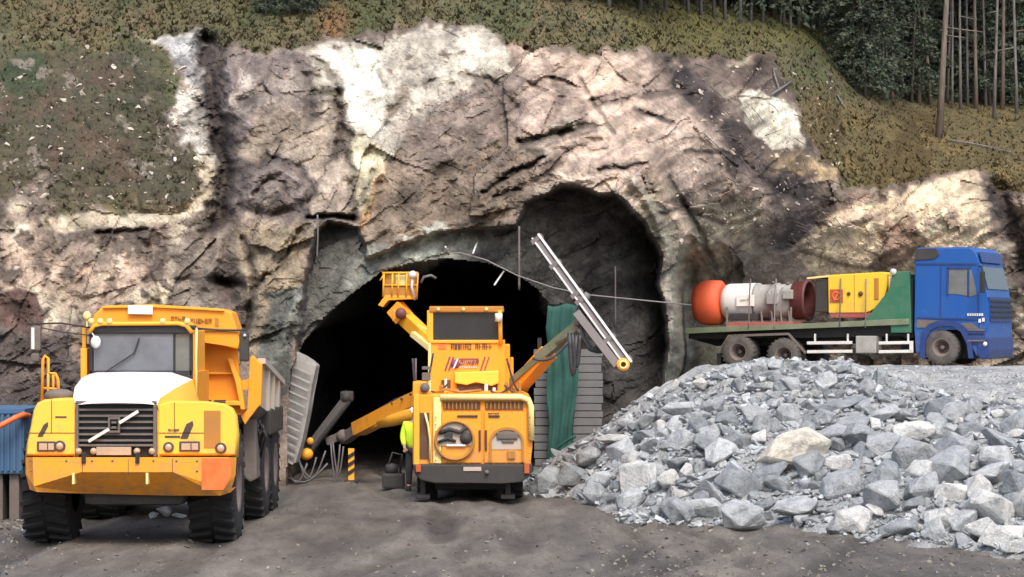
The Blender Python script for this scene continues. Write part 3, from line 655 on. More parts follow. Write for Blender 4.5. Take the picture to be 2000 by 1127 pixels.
# ------------------------------------------------------------------ rocks
def rock_mat(name, lo, hi, warm, tintf=0.5):
    m, n, b = _nodes(name); co = coords(n)
    oi = n.nodes.new('ShaderNodeObjectInfo')
    add = n.nodes.new('ShaderNodeVectorMath'); add.operation = 'ADD'; n.links.new(co, add.inputs[0]); 
    sc3 = n.nodes.new('ShaderNodeVectorMath'); sc3.operation = 'SCALE'; n.links.new(oi.outputs['Location'], sc3.inputs[0]); sc3.inputs['Scale'].default_value = 3.7
    n.links.new(sc3.outputs[0], add.inputs[1])
    a = noise(n, 2.0, 6, 0.7, add.outputs[0], 0.3); a2 = noise(n, 9, 6, 0.75, add.outputs[0])
    r0 = ramp(n, oi.outputs['Random'], [(0.0, lo), (0.55, tuple((x+y)/2 for x, y in zip(lo, hi))), (0.93, hi), (1.0, warm)])
    k = ramp(n, a.outputs[0], [(0.32, (0.62, 0.64, 0.66)), (0.5, (1, 1, 1)), (0.7, (1.3, 1.28, 1.25))])
    k2 = ramp(n, a2.outputs[0], [(0.3, (0.75,)*3), (0.5, (1, 1, 1)), (0.75, (1.22,)*3)])
    c = mix(n, 1.0, mix(n, 1.0, r0.outputs[0], k.outputs[0], 'MULTIPLY'), k2.outputs[0], 'MULTIPLY')
    n.links.new(c, b.inputs['Base Color']); b.inputs['Roughness'].default_value = 0.85; b.inputs['Specular IOR Level'].default_value = 0.3
    q1 = bump(n, b, a.outputs[0], 0.5, 0.2); bump(n, b, a2.outputs[0], 0.6, 0.06, q1)
    return m
M['stone'] = rock_mat('blue_grey_stone', (0.215, 0.238, 0.255), (0.46, 0.483, 0.497), (0.5, 0.49, 0.46))
M['stone_pale'] = rock_mat('pale_stone', (0.46, 0.475, 0.475), (0.60, 0.60, 0.58), (0.6, 0.58, 0.53))
M['stone_cream'] = rock_mat('cream_stone', (0.54, 0.50, 0.42), (0.58, 0.545, 0.47), (0.58, 0.54, 0.46))
def rock_proto(seed, flat=1.0, npt=16):
    rd = random.Random(seed); bm = bmesh.new()
    for i in range(npt):
        v = Vector((rd.gauss(0, 1), rd.gauss(0, 1), rd.gauss(0, 1))).normalized() * rd.uniform(0.75, 1.0)
        v.x *= 1.0 + 0.35*rd.random()
        for ax_ in range(3): v[ax_] = max(-0.72, min(0.72, v[ax_])) if rd.random() < 0.5 else v[ax_]
        v.z *= 0.82*flat
        bm.verts.new(v)
    g = bmesh.ops.convex_hull(bm, input=bm.verts[:])
    bmesh.ops.delete(bm, geom=[v for v in bm.verts if not v.link_faces], context='VERTS')
    bmesh.ops.dissolve_limit(bm, angle_limit=R(14), verts=bm.verts[:], edges=bm.edges[:])
    bmesh.ops.bevel(bm, geom=bm.edges[:], offset=0.05, segments=1, affect='EDGES')
    bmesh.ops.triangulate(bm, faces=bm.faces[:])
    bmesh.ops.subdivide_edges(bm, edges=[e for e in bm.edges if e.calc_length() > 0.35], cuts=1)
    for v in bm.verts:
        p = v.co*3
        v.co *= 1 + 0.05*math.sin(p.x*2.3+seed)*math.sin(p.y*2.9)*math.cos(p.z*3.1+seed)
    bmesh.ops.recalc_face_normals(bm, faces=bm.faces[:])
    me = bpy.data.meshes.new('rock'); bm.to_mesh(me); bm.free(); return me
PRO = {k: [] for k in ('stone', 'stone_pale', 'stone_cream')}
for k in PRO:
    for i in range(14 if k == 'stone' else 6):
        me_ = rock_proto(i*7 + len(k), 1.0 if i % 3 else 0.6, 14 + i % 5); me_.materials.append(M[k]); PRO[k].append(me_)
def put_rock(loc, size, rot, kind, label, group, me_=None, name='rock'):
    me_ = me_ or random.choice(PRO[kind]); o = bpy.data.objects.new(name, me_); COL.objects.link(o)
    o.location = loc; o.scale = size; o.rotation_euler = rot
    return tag(o, label, 'rock', group)
def bankpoint(px, py):
    """where the ray through a pixel meets the bank or the ground"""
    Ys = np.arange(38, 64, 0.25); xs_ = (px-1000)*Ys/F; zs = EYE + (HOR-py)*Ys/F
    s = np.maximum(bankz(xs_, Ys), 0.0); k = np.nonzero(zs <= s)[0]
    if len(k) == 0: return None
    Y_ = Ys[k[0]]; return ((px-1000)*Y_/F, Y_, float(s[k[0]]))
OUT_ = [(1020,945),(1060,920),(1120,882),(1190,828),(1270,784),(1380,736),(1450,712),(1560,703),(1660,712),(1740,740),(1830,770),(1920,790),(2030,800),(2050,1105),(1980,1090),(1870,1070),(1780,1058),(1640,1052),(1540,1025),(1400,1030),(1210,1022),(1180,985),(1090,972),(1020,968)]
def inpoly(px, py): return float(sdist(np.array([px]), np.array([py]), OUT_)[0]) 
SPEC = [ # px, py, half-width px, height/width, depth, roll, kind, label
 (1062,938,52,0.7,'stone','blue grey boulder at the left end of the rubble heap beside the drill rig'),
 (1548,872,90,0.56,'stone_cream','large cream topped slab in the middle of the rubble heap, the biggest pale rock'),
 (1308,942,26,0.85,'stone_pale','small rounded white rock in the lower left part of the rubble heap'),
 (1722,925,60,0.70,'stone','big blue grey block near the right of the cream topped slab'),
 (1868,960,52,0.8,'stone_pale','upright pale block near the right edge of the rubble heap'),
 (1985,1065,42,0.65,'stone_pale','pale rock lying farthest forward at the lower right corner of the heap'),
 (1840,1010,52,0.55,'stone_pale','whitish flat topped block at the lower right foot of the rubble heap'),
 (1450,1000,66,0.6,'stone','broad grey block with a pale top at the front foot of the rubble heap'),
 (1660,1010,62,0.62,'stone','large grey boulder at the foot of the rubble heap below the cream topped slab'),
 (1760,1025,52,0.65,'stone','dark blue grey wedge shaped boulder at the right front foot of the heap'),
 (1205,865,52,0.4,'stone_pale','long pale slab high on the left slope of the rubble heap'),
 (1640,910,38,0.6,'stone_pale','light rock directly right of and below the cream topped slab'),
 (1780,840,60,0.45,'stone_pale','pale angular rock on the upper right slope of the heap'),
 (1560,985,60,0.62,'stone','tall grey rock standing at the centre front of the heap'),
 (1640,790,70,0.30,'stone','long leaning grey slab high in the middle of the heap'),
 (1390,870,58,0.42,'stone','flat grey slab in the left middle of the rubble heap'),
 (1930,1030,50,0.6,'stone_pale','white block near the right frame edge at the foot of the heap'),
 (1180,935,38,0.9,'stone','pinkish grey rounded boulder near the left foot of the rubble heap'),
 (1330,800,46,0.45,'stone','grey oblong block on the upper left slope of the heap'),
 (1730,870,46,0.7,'stone','dark grey boulder between pale rocks on the right slope of the heap')]
RG = 'broken rocks in the blasted rubble heap'
boxes = []
for i, (px, py, hw, asp, kind, lab) in enumerate(SPEC):
    p = bankpoint(px, py + hw*asp*0.8)
    if p is None: continue
    s = hw*p[1]/F
    put_rock((p[0], p[1] + s*0.2, p[2] + s*asp*0.55), (s*0.95, s*0.8, s*asp*1.35), (random.uniform(-.2,.2), random.uniform(-.25,.25), random.uniform(-.6,.6)), kind, lab, None)
    boxes.append((px, py, hw, hw*asp))
nbig = 0; tries = 0; placed = []
plain = 'angular blue grey rock among the many in the blasted rubble heap'
sizes = sorted([14 + 32*(random.random()**2.0) for _ in range(275)], reverse=True)
for hw in sizes:
    h0_ = hw
    for _ in range(30):
        px = random.uniform(1010, 2060); py = random.uniform(705, 1100)
        hw = h0_*(0.62 + 0.55*sstep(760, 980, np.array([py]))[0] + 0.25*sstep(1350, 1700, np.array([px]))[0])
        d = inpoly(px, py)
        if d < hw*0.45: continue
        if py < 790 and hw > 26: continue
        if any(abs(px-a) < (hw+c)*0.46 and abs(py-b_) < (hw*0.6+e)*0.46 for a, b_, c, e in boxes): continue
        break
    else: continue
    p = bankpoint(px, py + hw*0.35)
    if p is None: continue
    boxes.append((px, py, hw, hw*0.6)); s = hw*p[1]/F
    rgt = sstep(1500, 2000, np.array([px]))[0]
    kind = 'stone_pale' if random.random() < 0.07 + 0.28*rgt*(py > 800) else 'stone'
    put_rock((p[0], p[1], p[2] + s*0.26), (s*random.uniform(.85,1.15), s*random.uniform(.7,1.1), s*random.uniform(.8,1.3)),
             (random.uniform(-.5,.5), random.uniform(-.5,.5), random.uniform(0,6.3)), kind,
             plain if kind == 'stone' else 'pale grey rock among the darker ones in the blasted rubble heap', RG if kind == 'stone' else 'pale rocks scattered through the rubble heap')
    nbig += 1
# all the smaller fragments: one heap of stuff
def scatter(name, mats, pts, sizes_, kindlabel=None):
    protos = [rock_proto(900+i, 0.9, 10) for i in range(6)]
    pv = []; 
    for me_ in protos:
        bm = bmesh.new(); bm.from_mesh(me_); 
        vs = np.array([v.co[:] for v in bm.verts]); fs = [[v.index for v in f.verts] for f in bm.faces]; bm.free(); pv.append((vs, fs))
    VV = []; FF = []; CCc = []; k = 0
    for p, s in zip(pts, sizes_):
        vs, fs = random.choice(pv)
        rt_ = np.array(Euler((random.uniform(-.8,.8), random.uniform(-.8,.8), random.uniform(0,6.3))).to_matrix())
        sc_ = np.array((s*random.uniform(.8,1.3), s*random.uniform(.7,1.1), s*random.uniform(.55,1.0)))
        VV.append((vs*sc_) @ rt_.T + np.array(p)); FF += [[i + k for i in f] for f in fs]; k += len(vs)
        g_ = random.uniform(0.6, 1.5); CCc += [g_]*len(vs)
    me_ = mesh_np(name, np.concatenate(VV), FF)
    a_ = me_.attributes.new('Tone', 'FLOAT', 'POINT'); a_.data.foreach_set('value', CCc)
    return link(name, me_, mats)
def frag_mat(name, base):
    m, n, b = _nodes(name); co = coords(n)
    at = n.nodes.new('ShaderNodeAttribute'); at.attribute_name = 'Tone'
    t = noise(n, 8, 5, 0.7, co); k = ramp(n, t.outputs[0], [(0.3, tuple(x*0.7 for x in base)), (0.7, tuple(x*1.25 for x in base))])
    vm_ = n.nodes.new('ShaderNodeVectorMath'); vm_.operation = 'SCALE'; n.links.new(k.outputs[0], vm_.inputs[0]); n.links.new(at.outputs['Fac'], vm_.inputs['Scale'])
    n.links.new(vm_.outputs[0], b.inputs['Base Color']); b.inputs['Roughness'].default_value = 0.88; b.inputs['Specular IOR Level'].default_value = 0.3
    bump(n, b, t.outputs[0], 0.6, 0.04); return m
M['frag'] = frag_mat('stone_fragments', (0.30, 0.325, 0.34)); M['frag_brown'] = frag_mat('gravel_stones', (0.16, 0.145, 0.125)); M['scree'] = frag_mat('pale_scree', (0.42, 0.36, 0.31))
fp = []; fs_ = []
while len(fp) < 6500:
    px = random.uniform(1005, 2080); py = random.uniform(700, 1105)
    if inpoly(px, py) < -3: continue
    p = bankpoint(px, py)
    if p is None: continue
    hw = (3.0 + 12*random.random()**2)*(1 if py > 780 else .8); fp.append((p[0], p[1], p[2] + 0.03)); fs_.append(hw*p[1]/F)
for _ in range(1500):
    px = random.uniform(1560, 2080); py = random.uniform(717, 815); p = bankpoint(px, py)
    if p is None or p[1] < 48: continue
    fp.append((p[0], p[1], p[2])); fs_.append((1.6 + 4.5*random.random()**3)*p[1]/F)
tag(scatter('small_rubble', M['frag'], fp, fs_), 'small broken stones filling the gaps of the rubble heap', 'rubble', kind='stuff')
gp = []; gs = []
for _ in range(7000):
    py = 700 + 420*random.random(); px = random.uniform(-40, 2040)
    py = 900 + 240*random.random()**0.8; Y_ = 3.5*F/(py-HOR)
    x_ = (px-1000)*Y_/F
    if -0.5 < x_ and float(bankz(x_, Y_)) > 0.02: continue
    if Y_ > 61: continue
    dens = 0.25 + (px > 1150)*0.75*(py > 980) + (px < 60)*1.0
    if random.random() > dens: continue
    gp.append((x_, Y_, gz(x_, Y_) + 0.01)); gs.append(0.010 + 0.05*random.random()**5 + (px < 50)*(py < 1050)*0.05*random.random())
tag(scatter('loose_gravel', M['frag_brown'], gp, gs), 'loose gravel scattered over the packed ground', 'gravel', kind='stuff')
# ------------------------------------------------------------------ helpers for machines
def quadpts(px0, py0, px1, py1, Y): return [P(px0, py1, Y), P(px1, py1, Y), P(px1, py0, Y), P(px0, py0, Y)]
def plate(mb, pts_px, Y, thick, bev=0):
    """polygon given in view coordinates at depth Y, swept back by thick metres"""
    return mb.prism([P(x, y, Y) for x, y in pts_px], (0, thick, 0), bev)
def slab(mb, x0, y0, x1, y1, Y, thick, bev=0): return plate(mb, [(x0, y1), (x1, y1), (x1, y0), (x0, y0)], Y, thick, bev)
def tyre_mesh(mb, c, axis, r, wd, rin, lugs=26, n=36, lug=0.035):
    prof = [(-wd/2, rin), (-wd/2*1.02, rin+0.3*(r-rin)), (-wd/2*0.98, r*0.93), (-wd/2*0.86, r*0.985), (0, r), (wd/2*0.86, r*0.985), (wd/2*0.98, r*0.93), (wd/2*1.02, rin+0.3*(r-rin)), (wd/2, rin)]
    mb.lathe(c, axis, prof, n, closed=True)
    c = Vector(c); d = Vector(axis).normalized(); ref = Vector((0,0,1)); a = d.cross(ref).normalized(); b = a.cross(d).normalized()
    for k in range(lugs):
        for s in (-1, 1):
            t = 2*math.pi*(k + (0.5 if s > 0 else 0))/lugs; t2 = t + 0.10
            e1 = a*math.cos(t) + b*math.sin(t); e2 = a*math.cos(t2) + b*math.sin(t2)
            mb.bar(c + e1*(r-0.005) + d*(s*wd*0.50), c + e2*(r+0.0) + d*(s*wd*0.03), 0.075*r, lug*2, up=e1)
def rim_mesh(mb, c, axis, rin, wd, side, dish=0.12):
    mb.lathe(c, Vector(axis)*side, [(wd/2*0.4-dish, 0.0), (wd/2*0.4-dish, rin*0.55), (wd/2*0.4-dish+0.02, rin*0.6), (wd/2-0.03, rin*0.86), (wd/2+0.005, rin*1.0), (wd/2-0.01, rin*1.03), (-wd/2*0.3, rin*1.0)], 28, closed=True)
    d = Vector(axis)*side; mb.lathe(Vector(c) + d*(wd/2*0.4-dish), d, [(0, rin*0.28), (0.10, rin*0.26), (0.13, rin*0.18), (0.13, 0)], 16)
    ref = Vector((0,0,1)); a = d.cross(ref).normalized(); b = a.cross(d).normalized()
    for k in range(10):
        t = 2*math.pi*k/10; q = Vector(c) + (a*math.cos(t)+b*math.sin(t))*rin*0.42 + d*(wd/2*0.4-dish)
        mb.lathe(q, d, [(0, 0.022), (0.04, 0.022), (0.04, 0)], 6)
def wheel(parent, c, axis, r, wd, rin, side, tm, rm, name='wheel', **kw):
    mb = MB(); tyre_mesh(mb, c, axis, r, wd, rin, **kw); t = mb.build(name, tm, parent)
    mr = MB(); rim_mesh(mr, c, axis, rin, wd, side); mr.build('rim', rm, t)
    return t
def glyphs(mb, x0, y0, x1, y1, Y, n, rd, skew=0.0, th=0.012, gap=()):
    """a row of small worn letter shapes between two view positions (the writing is too small to read)"""
    w_ = (x1-x0)/n; h = y1-y0; t = max(0.9, w_*0.22)
    for i in range(n):
        if i in gap: continue
        a = x0 + i*w_ + w_*0.12; c = x0 + (i+1)*w_ - w_*0.12; k = rd.choice('EHRONBMAKT')
        def st(xa, ya, xb, yb):
            sx = skew*h; f = lambda x, y: (x + sx*(1-(y-y0)/h), y)
            if xa == xb: q = [f(xa, yb), f(xa+t, yb), f(xa+t, ya), f(xa, ya)]
            else: q = [f(xa, ya+t), f(xb, ya+t), f(xb, ya), f(xa, ya)]
            plate(mb, q, Y, th)
        if k != 'T': st(a, y0, a, y1)
        if k in 'HRONBMA': st(c-t, y0, c-t, y1)
        if k in 'EROBAT': st(a, y0, c, y0)
        if k in 'EHRBAK': st(a, (y0+y1)/2-t/2, c, (y0+y1)/2-t/2)
        if k in 'EOB': st(a, y1-t, c, y1-t)
        if k in 'TM': st((a+c)/2-t/2, y0, (a+c)/2-t/2, y1)

# ------------------------------------------------------------------ articulated dump truck
YD = 40.6
dt = empty('articulated_dump_truck', P(258, 1064, 45), 'big yellow and orange articulated dump truck with pale bonnet, facing the camera on the left', 'dump truck')
dt.location.z = 0
cxd = P(258, 900, YD).x                      # centre line of the machine
# bumper: face folds back under along a crease
mb = MB()
top = [(50, 893), (64, 893), (160, 893), (335, 893), (447, 893), (462, 893)]
crs = [(50, 925), (66, 950), (158, 922), (338, 922), (437, 955), (460, 928)]
bot = [(58, 956), (72, 961), (165, 964), (332, 968), (430, 968), (450, 962)]
yf = [YD+0.25, YD, YD, YD, YD, YD+0.25]; yb = [YD+0.28, YD+0.06, YD+0.55, YD+0.55, YD+0.06, YD+0.28]
r0 = [P(x, y, Y+1.0) for (x, y), Y in zip(top, yf)]
r1 = [P(x, y, Y) for (x, y), Y in zip(top, yf)]; r2 = [P(x, y, Y) for (x, y), Y in zip(crs, yf)]; r3 = [P(x, y, Y) for (x, y), Y in zip(bot, yb)]
r4 = [Vector((p.x, p.y+0.9, p.z+0.04)) for p in r3]
mb.grid([r0, r1, r2, r3, r4], False)
rs = [P(46, 893, YD+1.0), P(50, 893, YD+0.25), P(50, 925, YD+0.25), P(58, 956, YD+0.28)]
mb.prism([P(50, 893, YD+1.2), P(50, 893, YD+0.25), P(50, 925, YD+0.25), P(58, 956, YD+0.28), P(58, 956, YD+1.2)], (0.05, 0, 0))
mb.prism([P(461, 893, YD+1.2), P(461, 893, YD+0.25), P(459, 928, YD+0.25), P(449, 962, YD+0.28), P(449, 962, YD+1.2)], (-0.05, 0, 0))
bumper = mb.build('bumper', M['orange'], dt)
mb = MB(); plate(mb, [(394, 957), (436, 957), (452, 930), (453, 895), (394, 895)], YD-0.012, 0.03); mb.build('faded_panel', M['faded_red'], bumper)
for x in (143, 287):
    mb = MB(); slab(mb, x-2.5, 924, x+2.5, 946, YD-0.02, 0.6, 0.008); mb.build('tow_plate', M['rail_cream'], bumper)
for x in (163, 268):
    mb = MB(); slab(mb, x-4, 884, x+4, 905, YD-0.04, 0.12, 0.01); mb.build('hood_catch', M['black'], bumper)
# fender blocks, rounded
def fender(name, outline, mat, front=0.35, depth=1.9, rnd=0.16):
    """rounded body block: the outline shrinks towards the front"""
    n_ = len(outline); cx_ = sum(p[0] for p in outline)/n_; cy_ = sum(p[1] for p in outline)/n_
    mb = MB(); rings = []
    for (dy, k) in ((YD+front+depth, 1.0), (YD+front+0.45, 1.0), (YD+front+0.2, 0.985), (YD+front+0.06, 0.955), (YD+front, 0.9)):
        rings.append(mb.verts([P(cx_+(x-cx_)*k, cy_+(y-cy_)*k, dy) for x, y in outline]))
    for A, B in zip(rings, rings[1:]):
        for i in range(n_): 
            f = mb.bm.faces.new((A[i], A[(i+1) % n_], B[(i+1) % n_], B[i])); f.smooth = True
    mb.bm.faces.new(rings[-1]); mb.bm.faces.new(rings[0][::-1])
    return mb.build(name, mat, dt)
fl = fender('fender', [(49, 893), (52, 868), (60, 832), (66, 800), (74, 786), (88, 780), (118, 777), (152, 776), (154, 893)], M['yellow'])
fr = fender('fender', [(298, 893), (298, 800), (304, 790), (330, 782), (400, 783), (440, 788), (456, 797), (464, 812), (468, 850), (466, 893)], M['yellow'])
YF = YD + 0.345
mb = MB(); slab(mb, 398, 802, 431, 876, YF, 0.02, 0.003); mb.build('vent_panel', M['amber_dark'], fr)
mb = MB(); plate(mb, [(352, 857), (366, 857), (378, 830), (376, 822), (364, 828)], YF-0.004, 0.02); slab(mb, 322, 851, 352, 855, YF-0.004, 0.02); mb.build('warning_decal', M['decal_dark'], fr)
mb = MB(); plate(mb, [(73, 853), (83, 853), (94, 832), (93, 824), (85, 830)], YF-0.004, 0.02); slab(mb, 108, 813, 130, 816, YF-0.004, 0.02); mb.build('warning_decal', M['decal_dark'], fl)
def lamp(parent, x, y, r, kind='round', w=0):
    mb = MB()
    if kind == 'round':
        mb.lathe(P(x, y, YF+0.05), (0, -1, 0), [(0, r*1.25), (0.075, r*1.2), (0.075, r)], 20); h = mb.build('headlight', M['decal_dark'], parent)
        mb = MB(); mb.lathe(P(x, y, YF+0.05), (0, -1, 0), [(0.06, r), (0.085, r*0.6), (0.092, 0)], 20); mb.build('lens', M['lamp_glass'], h)
    else:
        slab(mb, x, y-10, x+w, y+10, YF-0.03, 0.08, 0.012); h = mb.build('headlight', M['decal_dark'], parent)
        mb = MB(); slab(mb, x+4, y-6, x+w*0.55, y+7, YF-0.04, 0.05, 0.008); slab(mb, x+w*0.6, y-6, x+w-3, y+7, YF-0.04, 0.05, 0.008); build_each(mb, 'lens', M['lamp_glass'], h)
lamp(fl, 72, 872, 0, 'box', 36); lamp(fl, 118, 871, 0.075); lamp(fr, 330, 873, 0.07); lamp(fr, 350, 872, 0, 'box', 40); lamp(fr, 432, 875, 0.075)
# grille
YG = YD + 0.30
mb = MB(); slab(mb, 148, 786, 305, 892, YG+0.10, 0.3); grille = mb.build('grille', M['black'], dt)
mb = MB()
for a in ((147, 786, 153, 892), (299, 786, 306, 892), (147, 783, 306, 790), (153, 868, 299, 872)): slab(mb, *a, YG-0.01, 0.14, 0.01)
mb.build('grille_frame', M['dust'], grille)
mb = MB()
for k in range(6):
    y = 800 + k*12.0; plate(mb, [(153, y+2.2), (299, y+2.2), (299, y-1.8), (153, y-1.8)], YG+0.03, 0.09)
mb.build('grille_slats', M['dust'], grille)
mb = MB(); mb.bar(P(173, 862, YG-0.03), P(213, 838, YG-0.03), 0.05, 0.03, up=(0,-1,0)); mb.bar(P(233, 826, YG-0.03), P(270, 803, YG-0.03), 0.05, 0.03, up=(0,-1,0))
mb.build('emblem_bar', M['alu'], grille)
mb = MB(); 
for a in ((211, 815, 234, 819), (211, 841, 234, 845), (211, 819, 214.5, 841), (230.5, 819, 234, 841), (218, 823, 227, 827), (218, 833, 227, 837)): slab(mb, *a, YG-0.04, 0.05)
mb.build('emblem', M['dust'], grille)
mb = MB(); slab(mb, 188, 873, 256, 889, YG-0.03, 0.04, 0.006); mb.build('number_plate', M['lamp_glass'], grille)
for x in (154, 183, 268, 297):
    mb = MB(); mb.lathe(P(x, 881, YG), (0,-1,0), [(0, 0.055), (0.04, 0.05), (0.05, 0)], 14); mb.build('marker_lamp', M['lamp_glass'], grille)
# bonnet: top sheet coloured off-white, flanks yellow
def hy(py): return YD + 0.36 + (790-py)/62.0*2.1
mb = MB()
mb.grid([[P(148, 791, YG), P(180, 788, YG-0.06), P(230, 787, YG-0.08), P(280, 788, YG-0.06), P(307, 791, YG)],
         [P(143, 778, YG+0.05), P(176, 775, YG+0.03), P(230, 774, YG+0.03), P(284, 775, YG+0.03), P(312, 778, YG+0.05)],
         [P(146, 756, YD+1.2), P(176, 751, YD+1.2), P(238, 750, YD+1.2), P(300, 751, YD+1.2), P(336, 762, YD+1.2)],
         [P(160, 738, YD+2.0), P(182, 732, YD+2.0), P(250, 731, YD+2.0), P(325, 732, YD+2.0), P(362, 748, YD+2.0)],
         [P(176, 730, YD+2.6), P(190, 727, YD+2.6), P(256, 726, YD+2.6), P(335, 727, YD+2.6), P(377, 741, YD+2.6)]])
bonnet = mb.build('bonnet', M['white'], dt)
mb = MB()
mb.grid([[P(307, 791, YG), P(310, 800, YG+0.02), P(308, 892, YG+0.02)],
         [P(312, 778, YG+0.05), P(326, 800, YG+0.3), P(326, 892, YG+0.3)],
         [P(336, 762, YD+1.2), P(356, 786, YD+1.2), P(360, 880, YD+1.2)],
         [P(362, 748, YD+2.0), P(380, 786, YD+2.0), P(382, 880, YD+2.0)],
         [P(377, 741, YD+2.6), P(390, 786, YD+2.6), P(390, 880, YD+2.6)]])
mb.grid([[P(148, 791, YG), P(146, 800, YG+0.02), P(146, 892, YG+0.02)],
         [P(143, 778, YG+0.05), P(140, 800, YG+0.3), P(140, 892, YG+0.3)],
         [P(146, 756, YD+1.2), P(140, 786, YD+1.2), P(140, 880, YD+1.2)],
         [P(160, 738, YD+2.0), P(150, 786, YD+2.0), P(150, 880, YD+2.0)],
         [P(176, 730, YD+2.6), P(168, 786, YD+2.6), P(168, 880, YD+2.6)]])
build_each(mb, 'bonnet_side', M['yellow'], bonnet)
# cab
YC = YD + 2.6
mb = MB()
slab(mb, 176, 726, 386, 880, YC+0.03, 1.6)                    # lower cab
cabl = mb.build('cab', M['orange'], dt)
mb = MB(); plate(mb, [(176, 648), (186, 636), (358, 634), (374, 646), (374, 652), (176, 652)], YC-0.05, 1.6, 0.03)
for a in ((174, 645, 181, 735), (370, 645, 376, 790), (338, 645, 342, 740)): slab(mb, *a, YC-0.02, 0.10, 0.012)
slab(mb, 176, 724, 374, 733, YC-0.02, 0.1)
for x in (176, 371): slab(mb, x, 645, x+6, 780, YC+1.5, 0.1)
build_each(mb, 'window_frame', M['black'], cabl)
mb = MB(); mb.tube([P(174, 650, YC-0.08), P(184, 636, YC-0.08), P(200, 632.5, YC-0.08), P(348, 631.5, YC-0.08), P(364, 636, YC-0.08), P(375, 650, YC-0.08)], 0.035, 8); 
plate(mb, [(186, 636), (198, 628), (352, 628), (362, 636)], YC+0.05, 1.5, 0.02); mb.build('cab_roof', M['amber'], cabl)
mb = MB(); slab(mb, 183, 648, 339, 727, YC+0.0, 0.03); mb.build('windscreen', M['screen'], cabl)
mb = MB(); slab(mb, 342, 650, 371, 770, YC+0.02, 0.03); mb.build('side_pane', M['glass_side'], cabl)
mb = MB(); mb.box(P(225, 775, YC+0.5), P(275, 690, YC+0.9), 0.06); mb.box(P(236, 690, YC+0.75), P(264, 672, YC+0.9), 0.05); mb.build('seat', M['seat'], cabl)
mb = MB(); mb.lathe(P(252, 722, YC+0.3), (0, -0.7, 0.6), [(-0.012, 0.20), (0.012, 0.225), (0.012, 0.19), (-0.012, 0.20)], 20, closed=True); mb.build('steering_wheel', M['black'], cabl)
mb = MB(); mb.bar(P(205, 727, YC-0.05), P(262, 690, YC-0.04), 0.02); mb.bar(P(262, 690, YC-0.045), P(272, 660, YC-0.045), 0.035, 0.02); mb.build('wiper', M['black'], cabl)
mb = MB(); slab(mb, 374, 645, 381, 782, YC+0.05, 1.4, 0.02); mb.build('door_post', M['amber'], cabl)
mb = MB(); mb.tube([P(384, 640, YC), P(383, 700, YC-0.05), P(384, 790, YC-0.05)], 0.02, 8); mb.build('grab_rail', M['rail_cream'], cabl)
for x in (178, 196, 214, 318, 366):
    mb = MB(); mb.lathe(P(x, 627, YC-0.1), (0,-1,0), [(-0.06, 0.03), (0, 0.05), (0.03, 0.045), (0.035, 0)], 12); mb.bar(P(x, 634, YC-0.06), P(x, 628, YC-0.06), 0.02); mb.build('work_lamp', M['rail_cream'], cabl)
# left of the cab: amber post with lamp and mirror, exhaust, steps
mb = MB(); slab(mb, 157, 680, 170, 742, YC+0.1, 0.3, 0.02); slab(mb, 160, 640, 168, 680, YC+0.15, 0.1, 0.02); mb.build('exhaust_guard', M['amber'], dt)
mb = MB(); mb.ball(P(187, 668, YC-0.15), 0.10, (0.9, 0.5, 1.1)); mb.bar(P(193, 672, YC-0.1), P(180, 650, YC-0.1), 0.02); mb.build('round_mirror', M['alu'], dt)
mb = MB(); mb.ball(P(170, 617, YC-0.0), 0.07, (1, 1, 1.2)); mb.bar(P(170, 640, YC), P(170, 622, YC), 0.025); mb.build('beacon', M['rail_cream'], dt)
# mirror arms and mirrors
mb = MB(); mb.tube([P(176, 640, YC), P(120, 631, YC), P(55, 633, YC)], 0.018, 6); mb.tube([P(176, 655, YC), P(120, 648, YC), P(60, 636, YC)], 0.012, 6); ma = mb.build('mirror_arm', M['dark'], dt)
mb = MB(); slab(mb, 58, 637, 79, 685, YC-0.05, 0.10, 0.03); slab(mb, 60, 690, 76, 706, YC-0.05, 0.10, 0.03); mir = mb.build('mirror', M['dust'], ma)
mb = MB(); slab(mb, 61, 640, 67, 682, YC-0.06, 0.02, 0.004); mb.build('mirror_glass', M['alu'], mir)
mb = MB(); mb.tube([P(374, 640, YC), P(430, 645, YC), P(482, 645, YC)], 0.018, 6); ma = mb.build('mirror_arm', M['dark'], dt)
mb = MB(); slab(mb, 467, 647, 486, 706, YC-0.05, 0.10, 0.03); mir = mb.build('mirror', M['dark'], ma)
mb = MB(); mb.ball(P(478, 655, YC-0.09), 0.03, sub=1); mb.build('mirror_lamp', M['alu'], mir)
# railing and step on the left fender
mb = MB()
mb.tube([P(82, 783, YD+1.3), P(84, 702, YD+1.3), P(88, 695, YD+1.3), P(94, 700, YD+1.3), P(94, 728, YD+1.3), P(108, 730, YD+1.3), P(113, 740, YD+1.3), P(115, 782, YD+1.3)], 0.026, 8)
mb.tube([P(94, 728, YD+1.3), P(94, 782, YD+1.3)], 0.022, 8); mb.tube([P(83, 758, YD+1.3), P(115, 760, YD+1.3)], 0.018, 8); mb.tube([P(104, 732, YD+1.6), P(104, 782, YD+1.6)], 0.02, 8)
mb.build('hand_rail', M['orange'], dt)
mb = MB(); mb.ball(P(116, 772, YD+1.2), 0.26, (1.0, 0.7, 0.42)); mb.build('air_cleaner', M['dust'], dt)
